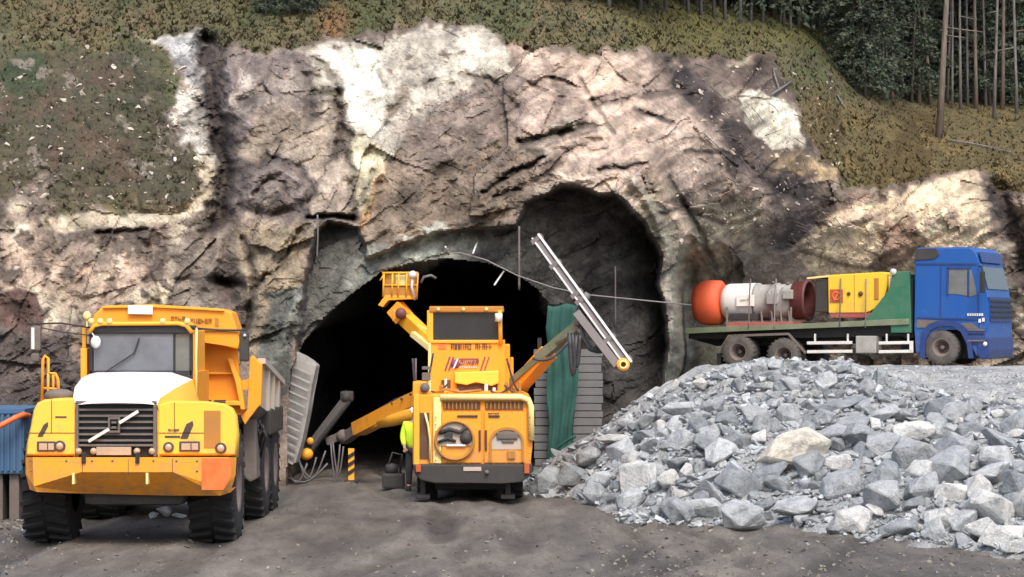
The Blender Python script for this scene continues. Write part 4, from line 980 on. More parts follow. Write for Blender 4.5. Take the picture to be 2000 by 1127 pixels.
# dump body
YB = YD + 4.6
mb = MB()
plate(mb, [(178, 640), (183, 615), (200, 598), (300, 597), (440, 605), (452, 610), (462, 640), (468, 668), (464, 682), (388, 664), (200, 664)], YB, 0.9, 0.03)
canopy = mb.build('headboard_canopy', M['orange'], dt)
mb = MB(); plate(mb, [(200, 602), (300, 600), (438, 608), (438, 603.5), (300, 594.5), (204, 597)], YB-0.06, 0.95, 0.01); mb.build('canopy_edge', M['amber'], canopy)
mb = MB(); plate(mb, [(250, 613), (298, 614), (298, 597), (250, 596)], YB-0.09, 0.04); mb.build('white_sign', M['sign_white'], canopy)
mb = MB(); glyphs(mb, 333, 618, 362, 628, YB-0.03, 4, random.Random(3), th=0.04); glyphs(mb, 371, 622, 414, 631, YB-0.03, 6, random.Random(5), th=0.04); mb.build('lettering', M['amber_dark'], canopy)
mb = MB(); plate(mb, [(420, 637), (427, 637), (427, 622), (420, 620)], YB-0.02, 0.03); mb.build('slot', M['amber_dark'], canopy)
mb = MB(); plate(mb, [(384, 645), (468, 648), (468, 643), (384, 640)], YB-0.05, 0.06); mb.build('canopy_rib', M['amber_dark'], canopy)
mb = MB()
plate(mb, [(180, 880), (180, 655), (388, 660), (462, 668), (468, 740), (478, 800), (478, 812), (388, 800), (386, 880)], YB+0.55, 0.12)
hb = mb.build('headboard', M['orange'], dt)
mb = MB()
slab(mb, 384, 664, 391, 790, YB+0.36, 0.2, 0.015); plate(mb, [(452, 700), (470, 745), (478, 800), (470, 800), (460, 745), (444, 700)], YB+0.3, 0.25, 0.012)
slab(mb, 391, 727, 462, 731, YB+0.44, 0.12, 0.01); slab(mb, 388, 783, 470, 792, YB+0.3, 0.25, 0.015); build_each(mb, 'headboard_rib', M['amber'], hb)
mb = MB(); mb.bar(P(386, 700, YB+0.35), P(398, 690, YB+0.5), 0.05); slab(mb, 400, 781, 412, 786, YB+0.25, 0.1); slab(mb, 418, 781, 440, 786, YB+0.25, 0.1); build_each(mb, 'bracket', M['brown_vent'], hb)
# sides of the body (both), floor and load
SR = [(487, 697, YB+0.3), (510, 706, YB+0.9), (548, 747, YB+5.4)]
mb = MB(); plate(mb, [(470, 812), (486, 800), (488, 698), (493, 694), (512, 712), (510, 790), (492, 806), (478, 830)], YB+0.45, 0.2, 0.02)
plate(mb, [(466, 745), (488, 740), (488, 760), (470, 762)], YB+0.5, 0.2)
mb.build('body_front_flare', M['orange'], dt)
mb = MB()
f_ = [P(509, 704, YB+0.6), P(510, 794, YB+0.6), P(546, 822, YB+5.2), P(549, 748, YB+5.2)]
mb.prism(f_, (-0.12, 0, 0)); 
mb.bar(P(511, 705, YB+0.55), P(550, 747, YB+5.3), 0.14, 0.10)
for k in (0.25, 0.5, 0.75):
    a = P(509, 704, YB+0.6).lerp(P(549, 748, YB+5.2), k); c = P(510, 794, YB+0.6).lerp(P(546, 822, YB+5.2), k); mb.bar(a + Vector((0.03,0,0)), c + Vector((0.03,0,0)), 0.10, 0.08, up=(1,0,0))
side = mb.build('body_side', M['body_grey'], dt)
xm = lambda p: Vector((2*(cxd+0.1) - p.x, p.y, p.z))
mb = MB(); mb.prism([xm(p) for p in f_], (0.12, 0, 0)); mb.build('body_side', M['body_grey'], dt)
mb = MB()
a = P(510, 794, YB+0.6); c = P(546, 822, YB+5.2)
mb.prism([a, c, Vector((c.x-0.9, c.y, c.z-0.7)), Vector((a.x-0.9, a.y, a.z-0.6))], (-0.05, 0, -0.02)); 
b0 = Vector((a.x-0.9, a.y, a.z-0.6)); b1 = Vector((c.x-0.9, c.y, c.z-0.7)); b2 = xm(b1); b3 = xm(b0)
mb.prism([b0, b1, b2, b3], (0, 0, -0.06)); mb.prism([b3, b2, xm(c), xm(a)], (0.05, 0, -0.02)); mb.build('body_floor', M['dust'], dt)
# frame, suspension, underside
mb = MB()
mb.box((cxd-0.5, YD+1.0, 0.85), (cxd+0.5, YD+9.5, 1.45), 0.05)
mb.box((cxd-0.9, YD+0.7, 0.62), (cxd+0.75, YD+1.6, 1.3), 0.15)
mb.box((cxd-1.5, YD+0.6, 1.15), (cxd+1.5, YD+2.6, 1.6), 0.1)
mb.build('chassis', M['dark'], dt)
for k, dy in enumerate((2.0, 7.1, 8.9)):
    mb = MB(); mb.tube([(cxd-1.3, YD+dy, 0.93), (cxd+1.3, YD+dy, 0.93)], 0.16, 10); mb.ball((cxd, YD+dy, 0.93), 0.32); mb.build('axle', M['dark'], dt)
rdt = 0.93
cxw = -6.27
for sx in (-1, 1):
    wheel(dt, (cxw + sx*1.36, YD+2.0, rdt + gz(cxw+sx*1.3, YD+2.0) - 0.02), (1,0,0), rdt, 0.74, 0.42, sx, M['rubber'], M['rim'], lug=0.05)
    for dy in (7.1, 8.9):
        wheel(dt, (cxw + sx*1.34, YD+dy, rdt + gz(cxw+sx*1.3, YD+dy) - 0.02), (1,0,0), rdt, 0.72, 0.42, sx, M['rubber'], M['rim'], lug=0.04)
mb = MB(); slab(mb, 465.5, 880, 470.5, 1036, YD+2.9, 0.5, 0.01); mb.build('mud_flap', M['dust'], dt)
mb = MB(); plate(mb, [(474, 930), (474, 825), (486, 818), (500, 822), (502, 935), (488, 942)], YB+1.0, 0.9, 0.04); mb.build('mudguard', M['dust'], dt)
mb = MB(); slab(mb, 470, 800, 530, 850, YB+2.2, 2.5, 0.05); mb.build('side_frame', M['dark'], dt)
mb = MB()
for k, (x, y) in enumerate([(505, 820), (512, 830), (503, 838), (516, 842)]): mb.tube([P(x, y, YB+1.2), P(x+4, y+12, YB+1.3), P(x-2, y+30, YB+1.4), P(x-6, y+48, YB+1.6)], 0.03, 6)
build_each(mb, 'hydraulic_hose', M['hose'], dt)

# seams, bolts and stickers
mb = MB()
for a in ((303, 845, 398, 846.2), (52, 845, 148, 846.2), (340, 786, 341.2, 845), (100, 780, 101.2, 845)): slab(mb, *a, YF-0.004, 0.012)
build_each(mb, 'panel_seam', M['decal_dark'], dt)
mb = MB()
for a in ((160, 896, 161.2, 922), (336, 896, 337.2, 922), (250, 896, 251, 930)): slab(mb, *a, YD-0.004, 0.012)
build_each(mb, 'bumper_seam', M['decal_dark'], bumper)
mb = MB()
for x, y in ((60, 900), (60, 920), (130, 900), (180, 900), (220, 900), (300, 900), (345, 900), (385, 900), (385, 920), (450, 900), (450, 948)):
    mb.lathe(P(x, y, YD+0.01), (0,-1,0), [(0, 0.018), (0.02, 0.018), (0.02, 0)], 6)
build_each(mb, 'bolt', M['dust'], bumper)
mb = MB(); glyphs(mb, 328, 838, 350, 843, YF-0.003, 5, random.Random(12), th=0.012); mb.build('sticker', M['decal_dark'], fr)
mb = MB()
for x in (226, 254): slab(mb, x, 733, x+1.5, 786, YD+0.3, 0.01)
mb.bm.free()
# ------------------------------------------------------------------ drilling jumbo, seen from behind
YJ = 51.2
jb = empty('drilling_rig', P(922, 978, 54), 'orange drilling rig with long booms and work basket, seen from behind before the tunnel', 'drill rig')
jb.location.z = 0
# engine house
mb = MB()
plate(mb, [(806, 908), (806, 790), (812, 776), (822, 770), (1020, 770), (1034, 776), (1040, 790), (1040, 870), (1036, 908)], YJ+0.02, 3.2, 0.03)
eng = mb.build('engine_house', M['orange'], jb)
mb = MB(); mb.tube([P(860, 776, YJ-0.05), P(1018, 776, YJ-0.05), P(1032, 781, YJ-0.05), P(1037, 794, YJ-0.05), P(1038, 860, YJ-0.05)], 0.065, 10)
slab(mb, 846, 776, 862, 905, YJ-0.05, 0.09, 0.012); mb.build('edge_tube', M['rail_cream'], eng)
for x0, x1 in ((866, 938), (948, 1022)):
    mb = MB(); slab(mb, x0, 785, x1, 800, YJ-0.015, 0.05); g = mb.build('air_grille', M['brown_vent'], eng)
    mb = MB()
    for k in range(9): slab(mb, x0+2+k*(x1-x0-4)/9, 786, x0+4+k*(x1-x0-4)/9, 799, YJ-0.03, 0.03)
    mb.build('grille_bars', M['amber_dark'], g)
for x0, x1, cx_, cy_, hinge in ((863, 940, 888, 860, 0), (946, 1028, 990, 862, 1)):
    mb = MB(); slab(mb, x0, 804, x1, 904, YJ-0.04, 0.06, 0.012); door = mb.build('engine_door', M['orange'], eng)
    mb = MB(); slab(mb, x0+30*(1-hinge)+8*hinge, 811, x0+70*(1-hinge)+30*hinge, 815, YJ-0.07, 0.04, 0.006)
    slab(mb, (x1-5 if not hinge else x0+1), 840, (x1-1 if not hinge else x0+5), 880, YJ-0.08, 0.05, 0.006); mb.build('door_handle', M['dark'], door)
    s = YJ/F
    if not hinge:
        mb = MB(); mb.lathe(P(cx_, cy_, YJ-0.06), (0,-1,0), [(0, 37*s), (0.07, 40*s), (0.08, 36*s), (0.02, 34*s)], 36, closed=True); ring = mb.build('opening_rim', M['amber_dark'], door)
        mb = MB(); pts = [(cx_+34*math.cos(t), cy_-34*math.sin(t)) for t in [math.pi*(-0.1+1.2*k/20) for k in range(21)]]
        plate(mb, pts, YJ-0.065, 0.03); mb.build('radiator', M['body_grey'], door)
        mb = MB(); mb.lathe(P(cx_+22, cy_-4, YJ-0.07), (0,-1,0), [(0, 12*s), (0.05, 11*s), (0.06, 0)], 18); mb.tube([P(cx_-30, cy_-14, YJ-0.1), P(cx_-10, cy_-22, YJ-0.12), P(cx_+10, cy_-16, YJ-0.12), P(cx_+24, cy_-26, YJ-0.1)], 0.04, 8)
        mb.tube([P(cx_-32, cy_+4, YJ-0.1), P(cx_-14, cy_-4, YJ-0.12), P(cx_+2, cy_+2, YJ-0.1)], 0.03, 8); slab(mb, cx_-20, cy_-14, cx_-4, cy_+2, YJ-0.12, 0.06, 0.01); mb.build('engine_parts', M['dark'], door)
        mb = MB(); slab(mb, cx_-16, cy_+8, cx_+22, cy_+12, YJ-0.10, 0.05, 0.008); mb.build('cross_bar', M['alu'], door)
    else:
        pts = [(cx_-34, 905), (cx_-34, 862)] + [(cx_-34*math.cos(t), 862-28*math.sin(t)) for t in [math.pi*k/16 for k in range(17)]] + [(cx_+34, 905)]
        inn = [(cx_+(x-cx_)*0.86, 872+(y-872)*0.86) for x, y in pts]
        mb = MB(); ro = mb.verts([P(x, y, YJ-0.10) for x, y in pts]); ri = mb.verts([P(x, min(y, 902), YJ-0.10) for x, y in inn])
        rb = mb.verts([P(x, min(y, 902), YJ-0.03) for x, y in inn]); ra = mb.verts([P(x, y, YJ-0.03) for x, y in pts])
        for i in range(len(pts)-1):
            mb.bm.faces.new((ro[i], ro[i+1], ri[i+1], ri[i])); mb.bm.faces.new((ri[i], ri[i+1], rb[i+1], rb[i])); mb.bm.faces.new((ra[i], ra[i+1], ro[i+1], ro[i]))
        mb.build('opening_rim', M['amber_dark'], door)
        mb = MB(); plate(mb, [(x, min(y, 878)) for x, y in inn], YJ-0.055, 0.03); mb.build('radiator', M['body_grey'], door)
        mb = MB(); slab(mb, cx_-20, cy_-18, cx_+22, cy_-4, YJ-0.11, 0.06, 0.03); slab(mb, cx_-10, cy_-4, cx_+14, cy_+3, YJ-0.09, 0.05, 0.02); mb.build('engine_parts', M['dust'], door)
        mb = MB(); slab(mb, cx_+1, cy_+19, cx_+16, cy_+34, YJ-0.09, 0.05, 0.006); mb.build('cover_plate', M['amber_dark'], door)
# left side bay
mb = MB(); slab(mb, 820, 806, 838, 896, YJ-0.0, 0.06); mb.build('side_bay', M['brown_vent'], eng)
mb = MB(); slab(mb, 808, 770, 819, 908, YJ-0.05, 0.12, 0.015); slab(mb, 839, 804, 843, 904, YJ-0.05, 0.06, 0.01); mb.build('corner_post', M['amber'], eng)
mb = MB(); slab(mb, 806, 745, 834, 775, YJ+0.1, 1.0, 0.03); mb.build('side_locker', M['orange'], eng)
mb = MB(); mb.lathe(P(830, 757, YJ+0.05), (0,-1,0), [(0, 0.10), (0.06, 0.10), (0.06, 0)], 14); mb.tube([P(812, 750, YJ+0.2), P(812, 700, YJ+0.2)], 0.02, 6); slab(mb, 824, 716, 842, 722, YJ+0.3, 0.4, 0.01); slab(mb, 824, 728, 840, 744, YJ+0.3, 0.4, 0.02); build_each(mb, 'valve_block', M['dust'], eng)
mb = MB(); mb.tube([P(830, 806, YJ-0.08), P(836, 830, YJ-0.1), P(840, 860, YJ-0.08), P(839, 900, YJ-0.06)], 0.022, 8); mb.build('grab_rail', M['rail_cream'], eng)
# bumper, underbody
mb = MB(); plate(mb, [(806, 907), (1040, 907), (1036, 930), (1018, 942), (980, 944), (850, 944), (822, 938), (810, 926)], YJ-0.10, 1.2, 0.03); bp = mb.build('rear_bumper', M['dark'], jb)
mb = MB(); mb.lathe(P(951, 922, YJ-0.12), (0,-1,0), [(0, 0.04), (0.05, 0.04), (0.05, 0)], 12); mb.build('tow_eye', M['dust'], bp)
mb = MB(); mb.box(P(850, 935, YJ+1.0), P(995, 915, YJ+9.0), 0.05); mb.build('chassis', M['dark'], jb)
xl, xr = P(835, 950, YJ+1.6).x, P(1002, 950, YJ+1.6).x
for sx, x_ in ((-1, xl), (1, xr)):
    for dy in (1.6, 6.6):
        wheel(jb, (x_, YJ+dy, 0.56), (1,0,0), 0.56, 0.40, 0.28, sx, M['rubber'], M['rim'], n=28, lugs=20, lug=0.025)
for x in (826, 992):
    mb = MB(); slab(mb, x-5, 930, x+5, 968, YJ+0.35, 0.25, 0.02); slab(mb, x-14, 966, x+14, 975, YJ+0.2, 0.5, 0.02); mb.build('stabiliser', M['dark'], jb)
# operator cab
YK = YJ + 3.0
mb = MB(); plate(mb, [(838, 770), (838, 664), (986, 664), (988, 770)], YK+0.01, 1.6, 0.015); cab = mb.build('cab', M['orange'], jb)
mb = MB(); slab(mb, 838, 598, 984, 610, YK-0.05, 1.7, 0.03); mb.build('cab_roof', M['amber_dark'], cab)
mb = MB()
slab(mb, 834, 606, 846, 668, YK-0.02, 0.12, 0.02); slab(mb, 838, 664, 982, 670, YK-0.03, 0.1, 0.01)
for x in (838, 972): slab(mb, x, 608, x+7, 666, YK+1.4, 0.1)
mb.tube([P(976, 606, YK-0.05), P(978, 672, YK-0.05)], 0.045, 8)
build_each(mb, 'window_frame', M['amber'], cab)
mb = MB(); mb.tube([P(974, 612, YK-0.16), P(974, 628, YK-0.16)], 0.08, 10); mb.build('work_lamp', M['alu'], cab)
mb = MB(); slab(mb, 846, 611, 975, 664, YK+0.04, 0.03); mb.build('rear_window', M['glass_dark'], cab)
mb = MB(); slab(mb, 870, 655, 960, 662, YK+0.5, 0.3, 0.02); slab(mb, 895, 632, 925, 662, YK+0.6, 0.2, 0.05); mb.build('seat', M['seat'], cab)
for x in (856, 905, 950):
    mb = MB(); mb.ball(P(x, 604, YK-0.1), 0.045, sub=1); mb.build('roof_lamp', M['rail_cream'], cab)
# writing on the cab panel
rj = random.Random(21)
mb = MB(); slab(mb, 856, 671, 871, 682, YK-0.004, 0.02); mb.build('red_mark', M['hose_orange'], cab)
mb = MB(); glyphs(mb, 880, 672, 962, 683, YK-0.006, 12, rj, th=0.02, gap=(6,)); mb.build('lettering', M['decal_dark'], cab)
lg = MB()
for (x, wq) in ((868, 3.2), (875, 3.4), (937, 3.0), (945, 2.4)):
    plate(lg, [(x, 724), (x+wq, 724), (x+wq+9, 697), (x+9, 697)], YK-0.006, 0.02)
glyphs(lg, 896, 704, 934, 713, YK-0.008, 5, random.Random(4), 0.3, 0.022)
slab(lg, 894, 700, 935, 702, YK-0.007, 0.02)
lg.build('logo_stripes', M['decal_purple'], cab)
mb = MB(); mb.lathe(P(889, 711, YK-0.01), (0,-1,0), [(0, 0.095), (0.012, 0.095), (0.012, 0)], 20); mb.build('logo_disc', M['decal_purple'], cab)
mb = MB(); plate(mb, [(884, 720), (887, 720), (896, 700), (893, 700)], YK-0.03, 0.015); glyphs(mb, 897, 715, 932, 719, YK-0.008, 8, random.Random(9), 0, 0.022); mb.build('logo_white', M['sign_white'], cab)
mb = MB(); plate(mb, [(888, 748), (888, 727), (974, 724), (974, 748), (960, 754), (948, 750), (930, 744), (912, 752)], YK-0.16, 0.16, 0.02); mb.build('light_cover', M['yellow'], cab)
mb = MB(); slab(mb, 892, 750, 972, 768, YK-0.06, 0.08); slab(mb, 862, 742, 880, 764, YK-0.05, 0.08, 0.01); mb.build('tool_recess', M['brown_vent'], cab)
mb = MB(); slab(mb, 946, 750, 953, 768, YK-0.3, 0.1, 0.02); slab(mb, 962, 757, 968, 768, YK-0.3, 0.1, 0.02); slab(mb, 868, 740, 873, 768, YK-0.3, 0.06, 0.01); build_each(mb, 'filler_pipe', M['alu'], cab)
mb = MB(); slab(mb, 984, 672, 996, 768, YK+0.2, 0.5, 0.03); slab(mb, 996, 698, 1003, 760, YK+0.3, 0.4, 0.02); mb.build('side_tank', M['orange'], cab)
mb = MB(); slab(mb, 836, 670, 842, 770, YK-0.04, 0.1, 0.02); mb.build('cab_post', M['rail_cream'], cab)
# deck fittings, boxes and a tube, between engine house and cab
mb = MB()
for (x, y0, h, wd_) in ((858, 770, 18, 8), (884, 770, 10, 12), (985, 770, 22, 8), (1000, 770, 14, 10), (1012, 770, 26, 6)):
    slab(mb, x, y0-h, x+wd_, y0+2, YJ+1.2, 0.4, 0.03)
mb.tube([P(850, 768, YJ+1.0), P(870, 760, YJ+1.0), P(900, 766, YJ+0.9), P(940, 762, YJ+1.0)], 0.03, 8)
build_each(mb, 'deck_fitting', M['amber_dark'], jb)
# work basket boom
YP = YK + 3.0
mb = MB(); mb.bar(P(852, 678, YP), P(788, 618, YP+1.2), 0.26, 0.30); bs = mb.build('basket_boom', M['amber'], jb)
mb = MB(); mb.bar(P(846, 684, YP-0.1), P(806, 652, YP+0.4), 0.12); mb.bar(P(812, 634, YP+0.6), P(836, 645, YP+0.3), 0.04); mb.build('boom_cylinder', M['rail_cream'], bs)
mb = MB(); mb.bar(P(790, 622, YP+1.1), P(772, 600, YP+1.2), 0.34, 0.36); slab(mb, 766, 604, 782, 628, YP+1.0, 0.4, 0.04); mb.build('boom_head', M['orange'], bs)
YQ = YP + 1.0
mb = MB(); plate(mb, [(738, 596), (748, 600), (758, 585), (812, 584), (812, 578), (752, 577)], YQ, 1.2, 0.015); bk = mb.build('work_basket', M['orange'], jb)
mb = MB()
for dy in (0, 1.2):
    for x in (748, 765, 777, 793, 804, 814): mb.tube([P(x, 580, YQ+dy), P(x+2, 533, YQ+dy)], 0.022, 6)
    mb.tube([P(748, 533, YQ+dy), P(816, 533, YQ+dy)], 0.028, 6); mb.tube([P(748, 557, YQ+dy), P(815, 557, YQ+dy)], 0.018, 6)
for x in (748, 815): mb.tube([P(x, 533, YQ), P(x, 533, YQ+1.2)], 0.025, 6)
mb.tube([P(742, 548, YQ), P(752, 533, YQ), P(748, 540, YQ)], 0.02, 6)
mb.build('basket_rail', M['amber'], bk)
mb = MB(); slab(mb, 773, 537, 793, 560, YQ+0.1, 0.2, 0.01); mb.build('control_box', M['rail_cream'], bk)
mb = MB(); slab(mb, 749, 556, 814, 580, YQ+0.02, 0.03, 0.005); slab(mb, 749, 545, 770, 556, YQ+0.9, 0.1); slab(mb, 752, 536, 812, 580, YQ+1.15, 0.03, 0.005); build_each(mb, 'basket_side', M['amber_dark'], bk)
mb = MB(); mb.ball(P(806, 537, YQ-0.1), 0.10); mb.tube([P(806, 540, YQ-0.1), P(804, 560, YQ-0.1), P(810, 585, YQ)], 0.03, 6); mb.build('search_light', M['alu'], bk)
mb = MB(); mb.tube([P(822, 553, YQ+0.5), P(828, 541, YQ+0.5), P(842, 538, YQ+0.5), P(852, 544, YQ+0.5)], 0.035, 8); mb.build('hose_loop', M['hose_grey'], bk)
mb = MB(); mb.lathe(P(783, 612, YP+0.9), (0,-1,0), [(0, 0.13), (0.1, 0.12), (0.1, 0)], 14); mb.build('pivot', M['maroon'], bs)
# left drill boom, lowered
YL = YJ + 4.5
mb = MB(); mb.bar(P(838, 768, YL), P(700, 838, YL+2.6), 0.34, 0.30); lb = mb.build('drill_boom', M['orange'], jb)
mb = MB(); mb.tube([P(834, 800, YL-0.1), P(770, 820, YL+1.0), P(742, 828, YL+1.6)], [0.15, 0.14, 0.09], 12); mb.tube([P(742, 828, YL+1.6), P(712, 838, YL+2.3)], 0.05, 8); mb.build('boom_cylinder', M['amber'], lb)
mb = MB(); mb.bar(P(708, 832, YL+2.4), P(672, 858, YL+3.1), 0.22); mb.bar(P(680, 846, YL+3.0), P(640, 862, YL+3.2), 0.18); mb.ball(P(670, 852, YL+3.0), 0.16); mb.build('boom_knuckle', M['dust'], lb)
mb = MB()
for k in range(7):
    t = k/6; p = P(820, 772, YL-0.2).lerp(P(715, 824, YL+2.2), t); mb.ball(p + Vector((0, 0, 0.12)), 0.035, sub=1)
mb.tube([P(835, 765, YL-0.2) + Vector((0,0,.1)), P(770, 796, YL+1.0) + Vector((0,0,.16)), P(705, 830, YL+2.4) + Vector((0,0,.12))], 0.03, 6)
mb.build('boom_hoses', M['hose'], lb)
mb = MB(); mb.bar(P(596, 888, YL+2.6), P(684, 772, YL+3.6), 0.13, 0.22, up=(1,0,0)); mb.bar(P(604, 884, YL+2.5), P(688, 776, YL+3.5), 0.05); fb = mb.build('drill_feed', M['dark'], lb)
mb = MB(); mb.ball(P(676, 776, YL+3.5), 0.17, (1,1,1), 1); slab(mb, 664, 764, 690, 784, YL+3.4, 0.3, 0.05); mb.build('rock_drill', M['dark'], fb)
mb = MB(); mb.ball(P(599, 887, YL+2.5), 0.14, (1.1, 0.8, 1)); mb.lathe(P(606, 861, YL+2.6), (0,-1,0), [(0, 0.08), (0.08, 0.08), (0.08, 0)], 12); mb.build('feed_end', M['amber'], fb)
mb = MB()
def arc(x0, y0, x1, y1, sag, Y, n=9): return [P(x0+(x1-x0)*k/(n-1), y0+(y1-y0)*k/(n-1) + sag*math.sin(math.pi*k/(n-1)), Y) for k in range(n)]
for a in ((582, 890, 618, 893, 44, 0.03), (560, 912, 600, 905, 34, 0.035), (552, 925, 640, 905, 26, 0.035), (646, 865, 664, 868, 74, 0.03), (650, 862, 671, 872, 60, 0.028), (586, 905, 636, 880, 40, 0.03)):
    mb.tube(arc(*a[:5], YL+2.2), a[5]*0.7, 7)
mb.build('hose_loop', M['hose_grey'], fb)
# right drill boom, raised, with the feed held up
YR = YJ + 3.5
mb = MB(); mb.bar(P(1000, 768, YR), P(1072, 688, YR-1.2), 0.30, 0.28); rb = mb.build('drill_boom', M['orange'], jb)
mb = MB(); mb.bar(P(994, 750, YR-0.2), P(1052, 700, YR-1.1), 0.10, 0.14); mb.bar(P(1052, 700, YR-1.1), P(1132, 634, YR-2.0), 0.16, 0.20); mb.tube([P(1088, 672, YR-1.8), P(1140, 634, YR-2.2)], 0.05, 8); mb.build('boom_extension', M['moss_green'], rb)
mb = MB(); mb.tube([P(1018, 768, YR-0.1), P(1036, 738, YR-0.4), P(1060, 706, YR-0.8)], [0.10, 0.09, 0.06], 10); mb.build('boom_cylinder', M['amber'], rb)
mb = MB(); slab(mb, 1122, 622, 1146, 650, YR-2.2, 0.4, 0.05); mb.ball(P(1130, 628, YR-2.2), 0.12, sub=1); mb.build('boom_knuckle', M['feed_steel'], rb)
YE = YR - 2.4
A = P(1040, 466, YE+0.8); B = P(1222, 716, YE-0.4); dn = (B-A).normalized(); sd = dn.cross(Vector((0,1,0))).normalized()
if sd.x < 0: sd = -sd
mb = MB(); mb.bar(A, B, 0.035, 0.10, up=(0,1,0)); mb.bar(A+sd*0.15+Vector((0,-0.05,0)), B+sd*0.15+Vector((0,-0.05,0)), 0.05, 0.08, up=(0,1,0)); fe = mb.build('feed_beam', M['steel'], rb)
mb = MB(); mb.bar(A+dn*0.1+sd*0.06, B-dn*0.1+sd*0.06, 0.09, 0.05, up=(0,1,0)); mb.bar(A.lerp(B, 0.55)-sd*0.16, A.lerp(B, 0.97)-sd*0.12, 0.16, 0.16, up=(0,1,0)); mb.build('feed_channel', M['feed_steel'], fe)
mb = MB()
for t in (0.02, 0.22, 0.45, 0.5, 0.8, 0.97): c = A.lerp(B, t) + sd*0.07; mb.bar(c-sd*0.14, c+sd*0.14, 0.10, 0.13, up=(0,1,0))
mb.ball(A.lerp(B, 0.5)+sd*0.18, 0.11, sub=1); build_each(mb, 'clamp', M['feed_steel'], fe)
mb = MB(); c = P(1217, 712, YE-0.55); mb.lathe(c, (0,-1,0), [(-0.2, 0.13), (0.1, 0.13), (0.12, 0.10), (0.02, 0.06), (-0.1, 0.055)], 18, closed=True); mb.lathe(c + Vector((0,0.1,0)), (0,-1,0), [(0, 0.12), (0.02, 0)], 18); mb.build('feed_foot', M['amber'], fe)
mb = MB(); mb.lathe(c + Vector((0,-0.10,0)), (0,-1,0), [(0, 0.10), (0.04, 0.09), (0.04, 0.055), (0, 0.05)], 18, closed=True); mb.build('foot_ring', M['rail_cream'], fe)
mb = MB()
for a in ((1112, 650, 1126, 655, 80, 0.05), (1118, 652, 1134, 648, 66, 0.045), (1134, 640, 1172, 672, 26, 0.05), (1128, 642, 1182, 684, 18, 0.05), (1040, 700, 1110, 668, 16, 0.03)):
    mb.tube(arc(*a[:5], YE+0.1, 11), a[5], 7)
mb.build('hose_loop', M['hose'], rb)

# bolts, hoses and small fittings on the rear of the rig
mb = MB()
for x in range(868, 1030, 12):
    for y in (802.5, 905.5): mb.lathe(P(x, y, YJ-0.03), (0,-1,0), [(0, 0.013), (0.02, 0.013), (0.02, 0)], 6)
for y in range(815, 900, 14):
    for x in (851, 1034): mb.lathe(P(x, y, YJ-0.08), (0,-1,0), [(0, 0.015), (0.03, 0.015), (0.03, 0)], 6)
build_each(mb, 'bolt', M['amber_dark'], eng)
for k, (xa, ya, xb, yb, sg) in enumerate(((842, 764, 874, 750, 8), (872, 768, 905, 758, 6), (958, 764, 1000, 752, 9), (985, 752, 1022, 768, 7), (846, 690, 836, 742, 3), (812, 780, 806, 700, 4), (990, 700, 1012, 764, 8))):
    mb = MB(); mb.tube(arc(xa, ya, xb, yb, sg, YJ+1.1), 0.022, 6); mb.build('hydraulic_hose', M['hose'], jb)
mb = MB(); slab(mb, 1024, 905, 1034, 925, YJ-0.16, 0.08, 0.01); slab(mb, 812, 908, 822, 922, YJ-0.16, 0.08, 0.01); build_each(mb, 'rear_light', M['decal_rust'], bp)
mb = MB(); slab(mb, 905, 912, 940, 920, YJ-0.12, 0.03, 0.004); mb.build('plate', M['body_grey'], bp)
mb = MB(); glyphs(mb, 953, 806, 975, 810, YJ-0.045, 5, random.Random(31), th=0.012); mb.build('sticker', M['decal_dark'], eng)

# ------------------------------------------------------------------ person in a hi-viz jacket beside the rig (partly behind it)
def skin_body(name, joints, edges, mat, parent=None, sub=2, root=0):
    me = bpy.data.meshes.new(name); me.from_pydata([j[0] for j in joints], edges, [])
    o = bpy.data.objects.new(name, me); COL.objects.link(o)
    md = o.modifiers.new('skin', 'SKIN'); 
    if not me.skin_vertices: 
        bm = bmesh.new(); bm.from_mesh(me); bm.verts.layers.skin.verify(); bm.to_mesh(me); bm.free()
    for i, j in enumerate(joints):
        r = j[1]; me.skin_vertices[0].data[i].radius = r if isinstance(r, tuple) else (r, r); me.skin_vertices[0].data[i].use_root = (i == root)
    md.use_smooth_shade = True
    s2 = o.modifiers.new('sub', 'SUBSURF'); s2.levels = sub; s2.render_levels = sub
    dg = bpy.context.evaluated_depsgraph_get(); ev = o.evaluated_get(dg); m2 = bpy.data.meshes.new_from_object(ev)
    bpy.data.objects.remove(o); m2.materials.clear()
    return link(name, m2, mat, parent)
px_, pyy = 811, 972
pb = P(px_, pyy, 54.75); pb.z = 0
per = empty('person', pb, 'person in a lime yellow hi-viz jacket and dark trousers standing beside the drill rig', 'person')
def J(x, y, z): return (pb.x + x, pb.y + y, z)
H = 1.80
bodyj = [(J(0,0,0.98),(0.15,0.11)), (J(0,0,1.20),(0.14,0.10)), (J(0,-0.01,1.42),(0.145,0.095)), (J(0,0,1.53),(0.06,0.06)), (J(0,-0.01,1.60),(0.065,0.075)), (J(0,-0.02,1.72),(0.075,0.09)),
 (J(-0.11,0,0.92),(0.09,0.09)), (J(-0.13,-0.03,0.50),(0.062,0.065)), (J(-0.14,0.02,0.10),(0.042,0.045)), (J(-0.15,-0.14,0.045),(0.045,0.035)),
 (J(0.11,0,0.92),(0.09,0.09)), (J(0.13,0.02,0.50),(0.062,0.065)), (J(0.14,0.06,0.10),(0.042,0.045)), (J(0.15,-0.10,0.045),(0.045,0.035)),
 (J(-0.20,0,1.45),(0.06,0.06)), (J(-0.26,-0.02,1.16),(0.045,0.045)), (J(-0.22,-0.16,0.95),(0.034,0.034)), (J(-0.21,-0.22,0.90),(0.03,0.02)),
 (J(0.20,0,1.45),(0.06,0.06)), (J(0.27,-0.03,1.17),(0.045,0.045)), (J(0.25,-0.18,0.96),(0.034,0.034)), (J(0.24,-0.24,0.91),(0.03,0.02))]
